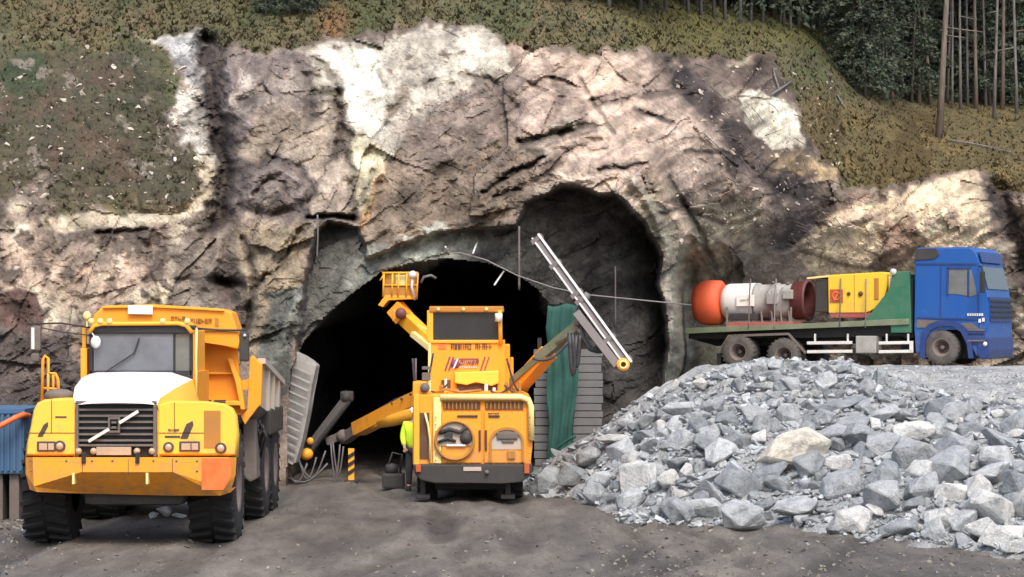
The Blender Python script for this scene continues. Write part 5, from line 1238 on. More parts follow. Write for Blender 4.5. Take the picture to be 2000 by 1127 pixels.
be_ = [(0,1),(1,2),(2,3),(3,4),(4,5),(0,6),(6,7),(7,8),(8,9),(0,10),(10,11),(11,12),(12,13),(2,14),(14,15),(15,16),(16,17),(2,18),(18,19),(19,20),(20,21)]
body = skin_body('body', bodyj, be_, M['skin'], per)
jk = [(J(0,0,0.84),(0.21,0.17)), (J(0,0,1.18),(0.22,0.17)), (J(0,-0.01,1.42),(0.235,0.165)), (J(0,0,1.52),(0.13,0.12)), (J(-0.21,0,1.44),(0.082,0.082)), (J(-0.27,-0.02,1.16),(0.068,0.068)), (J(-0.225,-0.14,0.98),(0.052,0.052)), (J(0.21,0,1.44),(0.082,0.082)), (J(0.28,-0.03,1.17),(0.068,0.068)), (J(0.255,-0.16,0.99),(0.052,0.052))]
skin_body('jacket', jk, [(0,1),(1,2),(2,3),(2,4),(4,5),(5,6),(2,7),(7,8),(8,9)], M['hiviz'], per)
tr = [(J(0,0,0.95),(0.165,0.125)), (J(-0.11,0,0.86),(0.105,0.105)), (J(-0.13,-0.03,0.50),(0.082,0.085)), (J(-0.14,0.02,0.14),(0.07,0.072)), (J(0.11,0,0.86),(0.105,0.105)), (J(0.13,0.02,0.50),(0.082,0.085)), (J(0.14,0.06,0.14),(0.07,0.072))]
skin_body('trousers', tr, [(0,1),(1,2),(2,3),(0,4),(4,5),(5,6)], M['trouser'], per)
mb = MB(); mb.lathe(J(0,-0.01,1.70), (0,0,1), [(0, 0.125), (0.05, 0.12), (0.10, 0.09), (0.125, 0)], 20); mb.box(J(-0.09,-0.19,1.695), J(0.09,-0.08,1.71), 0.006); mb.build('helmet', M['sign_white'], per)
for sx, dy in ((-1, -0.03), (1, 0.01)):
    mb = MB(); mb.box(J(sx*0.145-0.055, dy-0.17, 0.0), J(sx*0.145+0.055, dy+0.12, 0.12), 0.03); mb.build('boot', M['black'], per)
    for k in range(4):
        mb = MB(); hx = -0.21 if sx < 0 else 0.24; hy_ = -0.22 if sx < 0 else -0.24; hz = 0.90
        ln = (0.062, 0.070, 0.066, 0.05)[k]
        mb.tube([J(hx+(k-1.5)*0.018, hy_, hz), J(hx+(k-1.5)*0.02, hy_-0.02, hz-ln*0.6), J(hx+(k-1.5)*0.02, hy_-0.005, hz-ln)], [0.009, 0.008, 0.006], 6); mb.build('finger', M['skin'], body)
    mb = MB(); mb.tube([J(hx-sx*0.03, hy_+0.01, hz+0.02), J(hx-sx*0.055, hy_-0.02, hz-0.01), J(hx-sx*0.05, hy_-0.03, hz-0.03)], [0.011, 0.010, 0.007], 6); mb.build('thumb', M['skin'], body)
# equipment on the ground beside the person
mb = MB(); t_ = P(772, 948, 55.5); t_.z = 0
mb.box((t_.x-0.28, t_.y-0.2, 0.02), (t_.x+0.20, t_.y+0.3, 0.35), 0.05); mb.lathe((t_.x-0.08, t_.y, 0.35), (0,0,1), [(0, 0.14), (0.18, 0.13), (0.22, 0)], 14); mb.tube([(t_.x+0.1, t_.y, 0.3), (t_.x+0.15, t_.y-0.1, 0.75), (t_.x-0.05, t_.y-0.1, 0.8), (t_.x-0.18, t_.y, 0.4)], 0.025, 8)
tag(mb.build('pump', M['dark']), 'small dark pump standing on the ground left of the person in yellow', 'pump')
# striped marker board
mk = empty('marker_board', P(686, 940, 57.5), 'yellow and black striped marker board standing in the tunnel mouth', 'marker'); mk.location.z = 0
mb = MB(); slab(mb, 680, 876, 692, 938, 57.5, 0.04, 0.008); bd = mb.build('board', M['amber'], mk)
mb = MB()
for k in range(3): plate(mb, [(680, 897+k*16), (692, 889+k*16), (692, 881+k*16), (680, 889+k*16)], 57.48, 0.05)
mb.build('stripes', M['black'], bd)
mb = MB(); p_ = P(686, 936, 57.6); mb.box((p_.x-0.16, p_.y-0.12, 0.0), (p_.x+0.16, p_.y+0.16, 0.07), 0.02); mb.build('foot', M['black'], mk)
# ------------------------------------------------------------------ blue hook-lift truck on the shelf, angled towards the camera
YAW = R(24); hv = Vector((math.cos(YAW), -math.sin(YAW), 0)); lv = Vector((math.sin(YAW), math.cos(YAW), 0))   # forward, away from the camera
R0 = P(1345, 640, 67.0)                                                    # near-side tail of the bed
def Q(px, py, w=0.0):
    """point seen at (px, py) in the vertical plane w metres behind the near side of the truck"""
    k = (px-1000)/F; o = R0 + lv*w
    u = (k*o.y - o.x)/(hv.x - k*hv.y); p = o + hv*u
    return Vector((p.x, p.y, EYE + (HOR-py)*p.y/F))
def side(mb, pts, w0, w1, bev=0): return mb.prism([Q(x, y, w0) for x, y in pts], lv*(w1-w0), bev)
def rect(mb, x0, y0, x1, y1, w0, w1, bev=0): return side(mb, [(x0, y1), (x1, y1), (x1, y0), (x0, y0)], w0, w1, bev)
tk = empty('blue_truck', Q(1660, 710, 1.25), 'blue three axle truck with a green hook lift bed parked above the rubble heap', 'truck')
TW = 2.5
mb = MB()
side(mb, [(1788, 690), (1786, 640), (1786, 500), (1790, 484), (1896, 482), (1906, 489), (1914, 518), (1926, 566), (1931, 600), (1932, 660), (1929, 692), (1906, 696), (1886, 650), (1870, 640), (1832, 640), (1812, 652), (1800, 690)], 0.02, TW, 0.05)
cb = mb.build('cab', M['blue'], tk)
mb = MB(); side(mb, [(1787, 508), (1790, 486), (1828, 485), (1834, 498), (1824, 506)], -0.01, 0.04, 0.008); mb.build('roof_vent', M['dark'], cb)
mb = MB(); side(mb, [(1850, 574), (1852, 524), (1896, 524), (1905, 560), (1907, 576), (1894, 580), (1872, 574)], 0.004, 0.05, 0.008); sw = mb.build('side_window', M['glass_side'], cb)
mb = MB(); rect(mb, 1889, 524, 1893, 578, -0.006, 0.03); side(mb, [(1850, 526), (1896, 526), (1896, 521), (1850, 521)], -0.01, 0.03); side(mb, [(1848, 576), (1852, 576), (1854, 522), (1850, 522)], -0.01, 0.03); build_each(mb, 'window_frame', M['blue_dark'], sw)
mb = MB(); side(mb, [(1837, 640), (1838, 520), (1836.6, 520), (1835.6, 640)], 0.003, 0.03); side(mb, [(1790, 517), (1908, 517), (1908, 514), (1790, 514)], -0.0, 0.03); side(mb, [(1790, 622), (1925, 626), (1925, 623), (1790, 619)], 0.0, 0.03)
side(mb, [(1913, 640), (1911, 570), (1909.6, 570), (1911.6, 640)], 0.0, 0.03); mb.build('panel_gap', M['blue_dark'], cb)
mb = MB(); side(mb, [(1790, 640), (1840, 640), (1846, 626), (1792, 624)], 0.0, 0.02); side(mb, [(1846, 634), (1890, 642), (1912, 642), (1896, 630)], -0.004, 0.03); build_each(mb, 'dusty_skirt', M['dust'], cb)
# windscreen and front
def front(px, py, w): return Q(px, py, 0) + lv*w
w_a, w_b = 0.12, TW-0.12
def fq(mb, pts, o=0.0):     # pts (px, py) of the near edge top/bottom: quads over the width of the cab front
    (x0, y0), (x1, y1) = pts
    a = Q(x0, y0, 0); b_ = Q(x1, y1, 0); nn = hv*o
    mb.prism([a + lv*w_a + nn, a + lv*w_b + nn, b_ + lv*w_b + nn, b_ + lv*w_a + nn], -hv*0.03)
mb = MB(); fq(mb, [(1914.5, 521), (1925.5, 564)], 0.03); mb.build('windscreen', M['glass_dark'], cb)
mb = MB(); fq(mb, [(1905, 492), (1911, 512)], 0.08); mb.build('sun_visor', M['blue_dark'], cb)
mb = MB(); fq(mb, [(1929, 580), (1931.5, 628)], 0.03); gr = mb.build('front_grille', M['blue_dark'], cb)
mb = MB()
for k in range(4): fq(mb, [(1929.5+k*.5, 586+k*10), (1929.8+k*.5, 590+k*10)], 0.06)
mb.build('grille_slats', M['black'], gr)
mb = MB(); side(mb, [(1908, 694), (1908, 664), (1933, 658), (1935, 685), (1930, 700), (1918, 702)], -0.02, TW+0.02, 0.03); bp_ = mb.build('front_bumper', M['blue_dark'], cb)
mb = MB(); mb.lathe(Q(1924, 672, -0.02), -lv, [(0, 0.06), (0.03, 0.05), (0.03, 0)], 12); mb.build('front_lamp', M['alu'], bp_)
mb = MB()
for y in (642, 656): rect(mb, 1886, y, 1922, y+10, -0.03, 0.2, 0.01)
rect(mb, 1888, 646, 1924, 674, 0.0, 0.3, 0.02); st_ = mb.build('cab_steps', M['blue_dark'], cb)
mb = MB()
for y in (643, 664): rect(mb, 1889, y, 1923, y+3, -0.05, 0.05)
build_each(mb, 'step_tread', M['dust'], st_)
mb = MB(); mb.tube([Q(1912, 520, -0.02), Q(1918, 520, -0.35), Q(1918, 560, -0.35)], 0.02, 6); side(mb, [(1913, 572), (1922, 572), (1922, 530), (1913, 530)], -0.45, -0.32, 0.02); mb.build('mirror', M['black'], cb)
mb = MB(); mb.tube([Q(1925, 562, 2.4), Q(1928, 560, 2.7), Q(1928, 570, 2.75)], 0.02, 6); p_ = Q(1928, 575, 2.78); mb.box(p_ - Vector((0.1, 0.08, 0.24)), p_ + Vector((0.1, 0.08, 0.24)), 0.03); mb.build('mirror', M['black'], cb)
mb = MB(); rb_ = random.Random(2)
x = 1889
for k in range(7): rect(mb, x, 612, x+3.2, 617, -0.012, 0.02); x += 4.6
rect(mb, 1911, 623, 1916, 630, -0.012, 0.03); rect(mb, 1918, 621, 1923, 628, -0.012, 0.03)
build_each(mb, 'badge', M['alu'], cb)
mb = MB(); side(mb, [(1796, 700), (1800, 650), (1812, 634), (1832, 626), (1864, 626), (1882, 636), (1898, 670), (1900, 700), (1892, 700), (1888, 672), (1876, 648), (1860, 637), (1834, 637), (1818, 645), (1808, 662), (1806, 700)], -0.04, 0.5); mb.build('wheel_arch', M['blue_dark'], cb)
mb = MB(); rect(mb, 1800, 640, 1890, 700, 0.55, 1.9); mb.build('wheel_well', M['black'], cb)
# chassis and bed
mb = MB(); side(mb, [(1350, 662), (1350, 652), (1785, 640), (1785, 668), (1560, 674), (1400, 676)], 0.8, 1.7); rect(mb, 1760, 640, 1925, 690, 0.8, 1.7); mb.build('chassis', M['black'], tk)
mb = MB(); side(mb, [(1338, 652), (1338, 641), (1560, 632), (1775, 622), (1775, 634), (1560, 642)], 0.0, TW, 0.015); bed = mb.build('bed', M['moss_green'], tk)
mb = MB(); side(mb, [(1345, 662), (1345, 652), (1780, 634), (1780, 656), (1560, 660)], 0.25, TW-0.25); mb.build('bed_beam', M['black'], bed)
mb = MB(); side(mb, [(1420, 641), (1420, 630), (1548, 628), (1548, 637)], 0.02, TW-0.1, 0.01); mb.build('skid_frame', M['red_skid'], bed)
mb = MB(); side(mb, [(1683, 628), (1700, 615), (1738, 566), (1742, 535), (1748, 530), (1776, 530), (1780, 650), (1740, 650), (1740, 628)], 0.05, 0.20, 0.02); side(mb, [(1742, 650), (1744, 535), (1778, 535), (1780, 650)], 0.3, TW-0.3, 0.02)
side(mb, [(1683, 628), (1700, 615), (1738, 566), (1742, 535), (1748, 530), (1776, 530), (1780, 650), (1740, 650), (1740, 628)], TW-0.2, TW-0.05, 0.02); hf = mb.build('hook_frame', M['green'], bed)
mb = MB(); mb.lathe(Q(1746, 531, 0.1), -lv, [(0, 0.08), (0.1, 0.08), (0.1, 0)], 12); mb.build('hook_pin', M['alu'], hf)
mb = MB(); rect(mb, 1764, 545, 1784, 660, 0.3, 2.2, 0.03); mb.build('hydraulic_tank', M['dark'], tk)
# wheels
def twheel(px, py, r, m_=None, sub=''):
    for w_, sd_ in ((0.18, -1), (TW-0.18, 1)):
        c = Q(px, py, 0) + lv*w_
        wheel(tk, c, lv, r, 0.34 if px > 1700 else 0.55, r*0.52, sd_, M['rubber_dusty'], M['rim'], n=32, lugs=24, lug=0.012)
twheel(1443, 687, 0.445); twheel(1532, 694, 0.445); twheel(1838, 679, 0.445)
mb = MB()
gp_ = [(1403, 690), (1424, 656), (1540, 652), (1574, 690)]
for w_ in (-0.02,):
    for a, c in zip(gp_, gp_[1:]): mb.bar(Q(*a, w_), Q(*c, w_), 0.05, 0.06)
    for a, c in zip(gp_, gp_[1:]): mb.prism([Q(*a, 0.0), Q(*c, 0.0), Q(*c, 0.6), Q(*a, 0.6)], (0, 0, 0.02))
mb.build('wheel_guard', M['dust'], tk)
mb = MB(); rect(mb, 1400, 690, 1408, 716, 0.0, 0.5, 0.01); mb.build('mud_flap', M['black'], tk)
for (x0, x1) in ((1576, 1664), (1716, 1782)):
    mb = MB()
    for y in (667, 684): side(mb, [(x0, y+6), (x1, y+5), (x1, y-1), (x0, y)], -0.01, 0.05, 0.008)
    if x0 > 1700: rect(mb, 1776, 666, 1783, 689, -0.01, 0.05, 0.008)
    for x in (x0+14, x1-10): rect(mb, x, 652, x+3, 668, 0.03, 0.08)
    build_each(mb, 'side_guard', M['alu'], tk)
mb = MB(); rect(mb, 1671, 656, 1711, 690, 0.02, 0.6, 0.03); mb.build('fuel_tank', M['concrete'], tk)
# ------------------------------------------------------------------ what the truck carries
# tunnel fan: coral inlet cone, white drum, grey silencer, maroon ring
ax0 = Q(1358, 592, 1.15); ax1 = Q(1604, 586, 1.15); fd = (ax1-ax0).normalized()
fan = empty('tunnel_fan', ax0.lerp(ax1, .5) - Vector((0, 0, 0.6)), 'tunnel ventilation fan with coral inlet cone and white drum lying on the truck bed', 'fan')
def at(px): 
    a = Q(px, 590, 1.15); return (a-ax0).dot(fd)
mb = MB(); t0, t1 = at(1362), at(1412)
mb.lathe(ax0, fd, [(t0-0.02, 0.376), (t0, 0.489), (t0+0.18, 0.583), (t0+0.42, 0.606), (t1-0.05, 0.583), (t1, 0.517), (t1+0.02, 0.470)], 40); mb.build('inlet_cone', M['cone'], fan)
mb = MB(); t0, t1 = at(1414), at(1478); mb.lathe(ax0, fd, [(t0, 0.357), (t0+0.12, 0.470), (t0+0.2, 0.489), (t1-0.02, 0.489), (t1, 0.470)], 40); dr = mb.build('fan_drum', M['white'], fan)
mb = MB(); rect(mb, 1438, 576, 1472, 598, 0.60, 0.66, 0.004); mb.build('label_plate', M['sign_white'], dr)
mb = MB(); side(mb, [(1446, 588), (1456, 587), (1456, 584.5), (1446, 585)], 0.585, 0.60); side(mb, [(1458, 586), (1464, 586), (1464, 583.5), (1458, 583.5)], 0.585, 0.60); mb.build('label_print', M['body_grey'], dr)
mb = MB(); t0, t1 = at(1478), at(1552); mb.lathe(ax0, fd, [(t0, 0.442), (t0+0.02, 0.489), (t0+0.10, 0.489), (t0+0.12, 0.442), (t0+0.55, 0.442), (t0+0.56, 0.479), (t0+0.64, 0.479), (t0+0.65, 0.442), (t1, 0.442)], 36); mo = mb.build('motor_housing', M['concrete'], fan)
mb = MB(); rect(mb, 1496, 572, 1516, 594, 0.56, 0.70, 0.02); mb.bar(Q(1500, 572, 0.7), Q(1514, 556, 0.9), 0.07); mb.bar(Q(1516, 590, 0.65), Q(1530, 562, 0.8), 0.06); rect(mb, 1528, 566, 1548, 584, 0.58, 0.7, 0.02); build_each(mb, 'terminal_box', M['steel'], mo)
mb = MB()
for x in (1486, 1506, 1524, 1540): mb.bar(Q(x, 608, 0.66), Q(x+3, 634, 0.55), 0.045)
for x in (1420, 1545): mb.bar(Q(x, 600, 0.66), Q(x, 640, 0.55), 0.05)
mb.ball(Q(1539, 554, 1.0), 0.06, sub=1); mb.ball(Q(1510, 552, 1.0), 0.05, sub=1); build_each(mb, 'support_leg', M['dust'], fan)
mb = MB(); t0, t1 = at(1552), at(1582); mb.lathe(ax0, fd, [(t0, 0.376), (t0+0.02, 0.498), (t1-0.1, 0.508), (t1-0.08, 0.536), (t1, 0.536), (t1, 0.470), (t1-0.25, 0.432), (t1-0.3, 0.094), (t1-0.15, 0)], 40, closed=True); mb.build('outlet_ring', M['maroon'], fan)
mb = MB(); rect(mb, 1424, 612, 1480, 626, 0.6, 1.7, 0.03); mb.build('base_plate', M['dark'], fan)
# generator with canopy
ge = empty('generator', Q(1650, 618, 1.2), 'yellow generator with a rust red square emblem standing on the truck bed', 'generator')
mb = MB(); side(mb, [(1618, 612), (1617, 542), (1620, 537), (1726, 531), (1732, 534), (1732, 560), (1728, 580), (1712, 600), (1700, 608), (1690, 610)], 0.28, 2.2, 0.03); gb = mb.build('canopy', M['gen_yellow'], ge)
mb = MB(); side(mb, [(1576, 545), (1576, 542), (1620, 537), (1620, 541)], 0.3, 2.2); mb.build('canopy_rail', M['rail_cream'], ge)
mb = MB(); rect(mb, 1592, 546, 1617, 610, 0.35, 2.1, 0.03); mb.build('end_panel', M['dark'], ge)
mb = MB(); rect(mb, 1621, 565, 1646, 591, 0.262, 0.30, 0.004); em = mb.build('emblem_plate', M['decal_rust'], gb)
mb = MB(); mb.lathe(Q(1633.5, 578, 0.258), -lv, [(0, 0.12), (0.008, 0.12), (0.008, 0.08), (0, 0.08)], 24, closed=True); side(mb, [(1628, 587), (1631, 587), (1639, 569), (1636, 569)], 0.244, 0.26); mb.build('emblem_ring', M['hose_orange'], em)
for x, r_ in ((1658, 0.05), (1681, 0.065)):
    mb = MB(); mb.lathe(Q(x, 573.5, 0.27), -lv, [(0, r_), (0.03, r_*0.9), (0.03, 0)], 14); mb.build('door_lock', M['brown_vent'], gb)
mb = MB(); rect(mb, 1707, 543, 1716, 585, 0.262, 0.30, 0.004); lv_ = mb.build('louvre', M['amber_dark'], gb)
mb = MB(); rect(mb, 1668, 537, 1669, 608, 0.27, 0.3); mb.build('door_gap', M['amber_dark'], gb)
mb = MB(); rect(mb, 1622, 610, 1700, 620, 0.3, 2.1); mb.build('base_frame', M['red_skid'], ge)
mb = MB(); rect(mb, 1718, 540, 1738, 570, 0.5, 1.9, 0.03); mb.build('radiator_end', M['alu'], ge)

for k, x in enumerate((1462, 1512, 1640, 1690)):
    mb = MB(); mb.tube([Q(x, 640, -0.02), Q(x+2, 575 if x < 1600 else 545, 0.5 if x < 1600 else 0.22), Q(x+4, 545 if x < 1600 else 534, 1.1), Q(x+5, 575 if x < 1600 else 545, 2.3), Q(x+5, 632, 2.45)], 0.018, 5)
    tag(mb.build('tie_strap', M['cable' if k % 2 else 'dust']), ('grey strap tying down the tunnel fan near its motor', 'dark strap over the white drum of the tunnel fan', 'grey strap over the yellow generator beside its louvre', 'dark strap over the yellow generator beside its red emblem')[(1, 0, 3, 2)[k]], 'strap')
# ------------------------------------------------------------------ portal fittings
# board wall closing the right part of the opening, with the tarpaulin on it
bw = empty('board_wall', P(1112, 940, 58.8), 'grey horizontal board wall closing the right side of the tunnel mouth', 'wall'); bw.location.z = 0
mb = MB(); rp = random.Random(6)
y = 940
while y > 682:
    h = rp.uniform(13, 17); mb.box(P(1044+rp.uniform(-2, 2), y, 58.8), P(1176+rp.uniform(-2, 2), y-h+1.6, 58.8 + 0.06), 0.008)
    y -= h
mb.build('boards', M['planks'], bw)
mb = MB()
for x in (1050, 1110, 1168): slab(mb, x, 660, x+8, 940, 58.9, 0.14)
build_each(mb, 'post', M['dark'], bw)
bw2 = MB(); xs_ = [1046 + 6*i for i in range(13)]; rows = []
tw_ = random.Random(8)
for j in range(30):
    y = 596 + j*10.6; row = []
    xl_ = 1068 + (j < 4)*2 - 2.5*math.sin(j*0.5) + j*0.1; xr_ = 1127 - 3*math.sin(j*0.35)*(j > 6) - max(0, j-12)*0.5
    for i in range(15):
        t = i/14; x = xl_ + (xr_-xl_)*t
        row.append(P(x, y + 3*math.sin(t*7), 58.45 + 0.05*math.sin(t*19 + math.sin(j*0.3)*1.2) + 0.02*math.sin(j*0.9+t*5) - 0.1*(j/30)))
    rows.append(row)
bw2.grid(rows)
tp = bw2.build('tarpaulin', M['tarp'], None, fix=False)
md = tp.modifiers.new('thick', 'SOLIDIFY'); md.thickness = 0.012
tag(tp, 'green tarpaulin hanging over the grey board wall beside the tunnel mouth', 'tarpaulin')
mb = MB(); mb.tube([P(1080, 888, 58.0), P(1092, 872, 57.9), P(1112, 858, 57.8), P(1124, 852, 57.7)], 0.035, 8); mb.tube([P(1080, 888, 58.0), P(1078, 912, 58.1)], 0.035, 8)
tag(mb.build('green_pipe', M['tarp']), 'pale green pipe bent over the foot of the rubble heap by the board wall', 'pipe')
# leaning concrete slab at the left side of the mouth
mb = MB(); rp = random.Random(4)
pl_ = [(536, 905), (548, 858), (562, 800), (568, 740), (574, 686), (590, 694), (606, 704), (618, 714), (604, 770), (602, 800), (590, 860), (577, 905)]
mb.prism([P(x, y, 57.4 + (x-536)*0.004) for x, y in pl_], (0.06, 0.35, 0), 0.03)
ls = mb.build('leaning_slab', M['concrete']); tag(ls, 'pale ribbed concrete slab leaning at the left side of the tunnel mouth', 'slab')
mb = MB()
for k in range(13):
    t = k/12; xa = 572 - 34*t; ya = 700 + 190*t
    mb.bar(P(xa+3, ya, 57.34), P(xa+40-6*t, ya+16, 57.46), 0.05, 0.045)
mb.build('slab_ribs', M['concrete'], ls)
# cable across the portal, hanging pipes and bolts
def cable(name, pts, r, mat, label, cat, Y0=57.6):
    mb = MB(); q = []
    for i in range(len(pts)-1):
        for k in range(6):
            t = k/6; q.append((pts[i][0]+(pts[i+1][0]-pts[i][0])*t, pts[i][1]+(pts[i+1][1]-pts[i][1])*t, pts[i][2]+(pts[i+1][2]-pts[i][2])*t))
    q.append(pts[-1]); mb.tube([P(*p) for p in q], r, 6); return tag(mb.build(name, mat), label, cat)
cable('power_cable', [(868, 492, 58), (900, 494, 57.8), (950, 508, 57.6), (1010, 538, 57.6), (1080, 562, 57.8), (1150, 576, 58.2), (1230, 584, 58.8), (1310, 592, 59.2), (1350, 596, 62)], 0.017, M['cable'], 'thin power cable sagging across the portal rock to the right', 'cable')
cable('drain_pipe', [(1014, 442, 58.6), (1014, 500, 58.5), (1014, 566, 58.6)], 0.026, M['dust'], 'vertical grey pipe hanging over the tunnel mouth left of the feed beam', 'pipe')
cable('drain_pipe', [(620, 420, 57.6), (621, 460, 57.7), (619, 505, 57.9)], 0.018, M['cable'], 'thin pale pipe hanging at the upper left of the portal', 'pipe')
cable('drain_pipe', [(1202, 520, 59.5), (1202, 640, 59.6)], 0.018, M['dust'], 'thin vertical pipe on the dark rock right of the feed beam', 'pipe')
for (x0, y0, x1, y1, lab) in ((966, 556, 984, 530, 'steel bar slanting out of the rock above the drill rig cab'), (870, 482, 876, 497, 'short pale rock bolt at the left end of the power cable'), (924, 494, 931, 476, 'short pale rock bolt above the top of the arch')):
    mb = MB(); mb.tube([P(x0, y0, 57.4), P(x1, y1, 58.9)], 0.022, 6); tag(mb.build('rock_bolt', M['alu']), lab, 'rock bolt')
# ------------------------------------------------------------------ left edge: blue container with orange hose
ct = empty('blue_container', P(10, 935, 46), 'blue steel container at the left edge of the picture behind the dump truck', 'container'); ct.location.z = 0.25
a = P(-60, 926, 46.4); c = P(47, 802, 46.4)
mb = MB(); mb.box((a.x, 46.4, a.z), (c.x, 48.6, c.z), 0.03); bx_ = mb.build('shell', M['tank_blue'], ct)
mb = MB()
for k in range(9): x = a.x + 0.06 + k*(c.x-a.x-0.12)/8; mb.box((x-0.025, 46.36, a.z+0.06), (x+0.025, 46.41, c.z-0.06), 0.006)
mb.box((a.x-0.02, 46.35, c.z-0.05), (c.x+0.02, 48.62, c.z+0.03)); mb.build('ribs', M['tank_blue'], bx_)
for x in (a.x+0.2, (a.x+c.x)/2, c.x-0.2):
    mb = MB(); mb.box((x-0.09, 46.5, 0.0), (x+0.09, 48.4, a.z), 0.02); mb.build('support', M['dust'], ct)
cable('orange_hose', [(-60, 850, 46.0), (0, 832, 46.0), (30, 816, 46.05), (46, 810, 46.3), (56, 812, 46.8)], 0.055, M['hose_orange'], 'orange hose lying across the top of the blue container', 'hose')
# dark stones behind the left front wheel and below the container
for i in range(46):
    py = random.uniform(930, 1045); px = random.uniform(-30, 62); Y_ = 3.5*F/(py-HOR)
    if Y_ > 58: continue
    s = random.uniform(0.05, 0.13)
    if i < 40: put_rock(((px-1000)*Y_/F, Y_, gz((px-1000)*Y_/F, Y_)+s*0.2), (s*1.2, s, s*0.8), (0, 0, random.uniform(0, 6)), 'stone', 'small dark stone among others on the ground left of the dump truck', 'stones beside the dump truck')
for (px, py, hw) in ((322, 1000, 26), (352, 1004, 18), (385, 1008, 20), (300, 1004, 16)):
    Y_ = 3.5*F/(py+8-HOR); s = hw*Y_/F; put_rock(((px-1000)*Y_/F, Y_, s*0.3), (s, s*0.8, s*0.7), (0.1, 0.2, px), 'stone_pale', 'pale stone lying on the ground behind the dump truck, seen between its wheels', 'pale stones behind the dump truck')
# ------------------------------------------------------------------ trees and ground plants above the rock face
def foliage_mat(name, cols):
    m, n, b = _nodes(name)
    at = n.nodes.new('ShaderNodeAttribute'); at.attribute_name = 'Tone'
    r = ramp(n, at.outputs['Fac'], [(i/(len(cols)-1), c) for i, c in enumerate(cols)])
    oi = n.nodes.new('ShaderNodeObjectInfo'); k = n.nodes.new('ShaderNodeMapRange'); n.links.new(oi.outputs['Random'], k.inputs[0]); k.inputs[3].default_value = 0.7; k.inputs[4].default_value = 1.3
    v = n.nodes.new('ShaderNodeVectorMath'); v.operation = 'SCALE'; n.links.new(r.outputs[0], v.inputs[0]); n.links.new(k.outputs[0], v.inputs['Scale'])
    n.links.new(v.outputs[0], b.inputs['Base Color']); b.inputs['Roughness'].default_value = 0.8; b.inputs['Specular IOR Level'].default_value = 0.2
    return m
M['needles'] = foliage_mat('conifer_needles', [(0.040, 0.056, 0.043), (0.066, 0.086, 0.060), (0.095, 0.115, 0.080)])  # forest haze put into the colour: greyer, paler greens
M['tuft'] = foliage_mat('heath_plants', [(0.060, 0.062, 0.036), (0.092, 0.090, 0.048), (0.128, 0.110, 0.056), (0.155, 0.12, 0.06)])
def bark(name, c0, c1):
    m, n, b = _nodes(name); co = coords(n)
    mp = n.nodes.new('ShaderNodeMapping'); mp.inputs['Scale'].default_value = (6, 6, 0.8); n.links.new(co, mp.inputs[0])
    t = noise(n, 2.5, 6, 0.7, mp.outputs[0]); r = ramp(n, t.outputs[0], [(0.35, c0), (0.65, c1)])
    n.links.new(r.outputs[0], b.inputs['Base Color']); b.inputs['Roughness'].default_value = 0.9; bump(n, b, t.outputs[0], 0.5, 0.03); return m
M['bark_pine'] = bark('pine_bark', (0.10, 0.08, 0.065), (0.22, 0.175, 0.15)); M['bark_pale'] = bark('pale_bark', (0.085, 0.08, 0.075), (0.21, 0.20, 0.19)); M['bark_dark'] = bark('dark_bark', (0.06, 0.05, 0.045), (0.14, 0.12, 0.10))
def crown_mesh(seed, h0, h1, r0, r1, n_br, leaf, per):
    """branches with many small needle sprays between heights h0 and h1"""
    rd = random.Random(seed); V_ = []; F_ = []; T_ = []
    def tri(p, d, s, t):
        a = Vector((rd.gauss(0,1), rd.gauss(0,1), rd.gauss(0,0.5))).normalized(); q = d.cross(a)
        if q.length < 1e-3: return
        q = q.normalized()*s*0.35; k = len(V_)
        V_.extend([tuple(p - q), tuple(p + q), tuple(p + d*s)]); F_.append((k, k+1, k+2)); T_.extend([t]*3)
    for i in range(n_br):
        f = (i + rd.random())/n_br; z = h0 + (h1-h0)*f; L = (r0 + (r1-r0)*f)*rd.uniform(0.6, 1.15); a = rd.uniform(0, 6.283)
        dr = Vector((math.cos(a), math.sin(a), rd.uniform(-0.35, 0.15))).normalized(); tone = rd.uniform(0, 1)
        for k in range(per):
            t = rd.random()**0.7; c = Vector((0, 0, z)) + dr*L*t + Vector((0, 0, -0.18*L*t*t)) + Vector((rd.gauss(0,.12), rd.gauss(0,.12), rd.gauss(0,.10)))*L*0.6
            d = (dr + Vector((rd.gauss(0,.6), rd.gauss(0,.6), rd.gauss(-0.35,.3)))).normalized()
            tri(c, d, leaf*rd.uniform(.6,1.4), min(1, max(0, tone*0.6 + rd.uniform(-.1,.5))))
    me = bpy.data.meshes.new('crown'); me.from_pydata(V_, [], F_); a_ = me.attributes.new('Tone', 'FLOAT', 'POINT'); a_.data.foreach_set('value', T_); me.materials.append(M['needles']); return me
def trunk_mesh(seed, h, r, mat, snags=8, s0=0.15):
    rd = random.Random(seed); mb = MB(); bx, by = rd.uniform(-.25,.25), rd.uniform(-.25,.25)
    pts = [(bx*math.sin(t*2.5), by*math.sin(t*3), t*h - 0.4*(t == 0)) for t in [k/8 for k in range(9)]]
    mb.tube(pts, [r*(1.25 if k == 0 else 1-0.75*k/8) for k in range(9)], 8)
    for i in range(snags):
        t = rd.uniform(s0, 0.8); a = rd.uniform(0, 6.28); p = Vector((bx*math.sin(t*2.5), by*math.sin(t*3), t*h)); L = rd.uniform(.3, 1.3)
        mb.tube([p, p + Vector((math.cos(a)*L, math.sin(a)*L, -0.15*L))], [0.03, 0.01], 5)
    bmesh.ops.recalc_face_normals(mb.bm, faces=mb.bm.faces[:]); me = bpy.data.meshes.new('trunk'); mb.bm.to_mesh(me); mb.bm.free(); me.materials.append(mat); return me
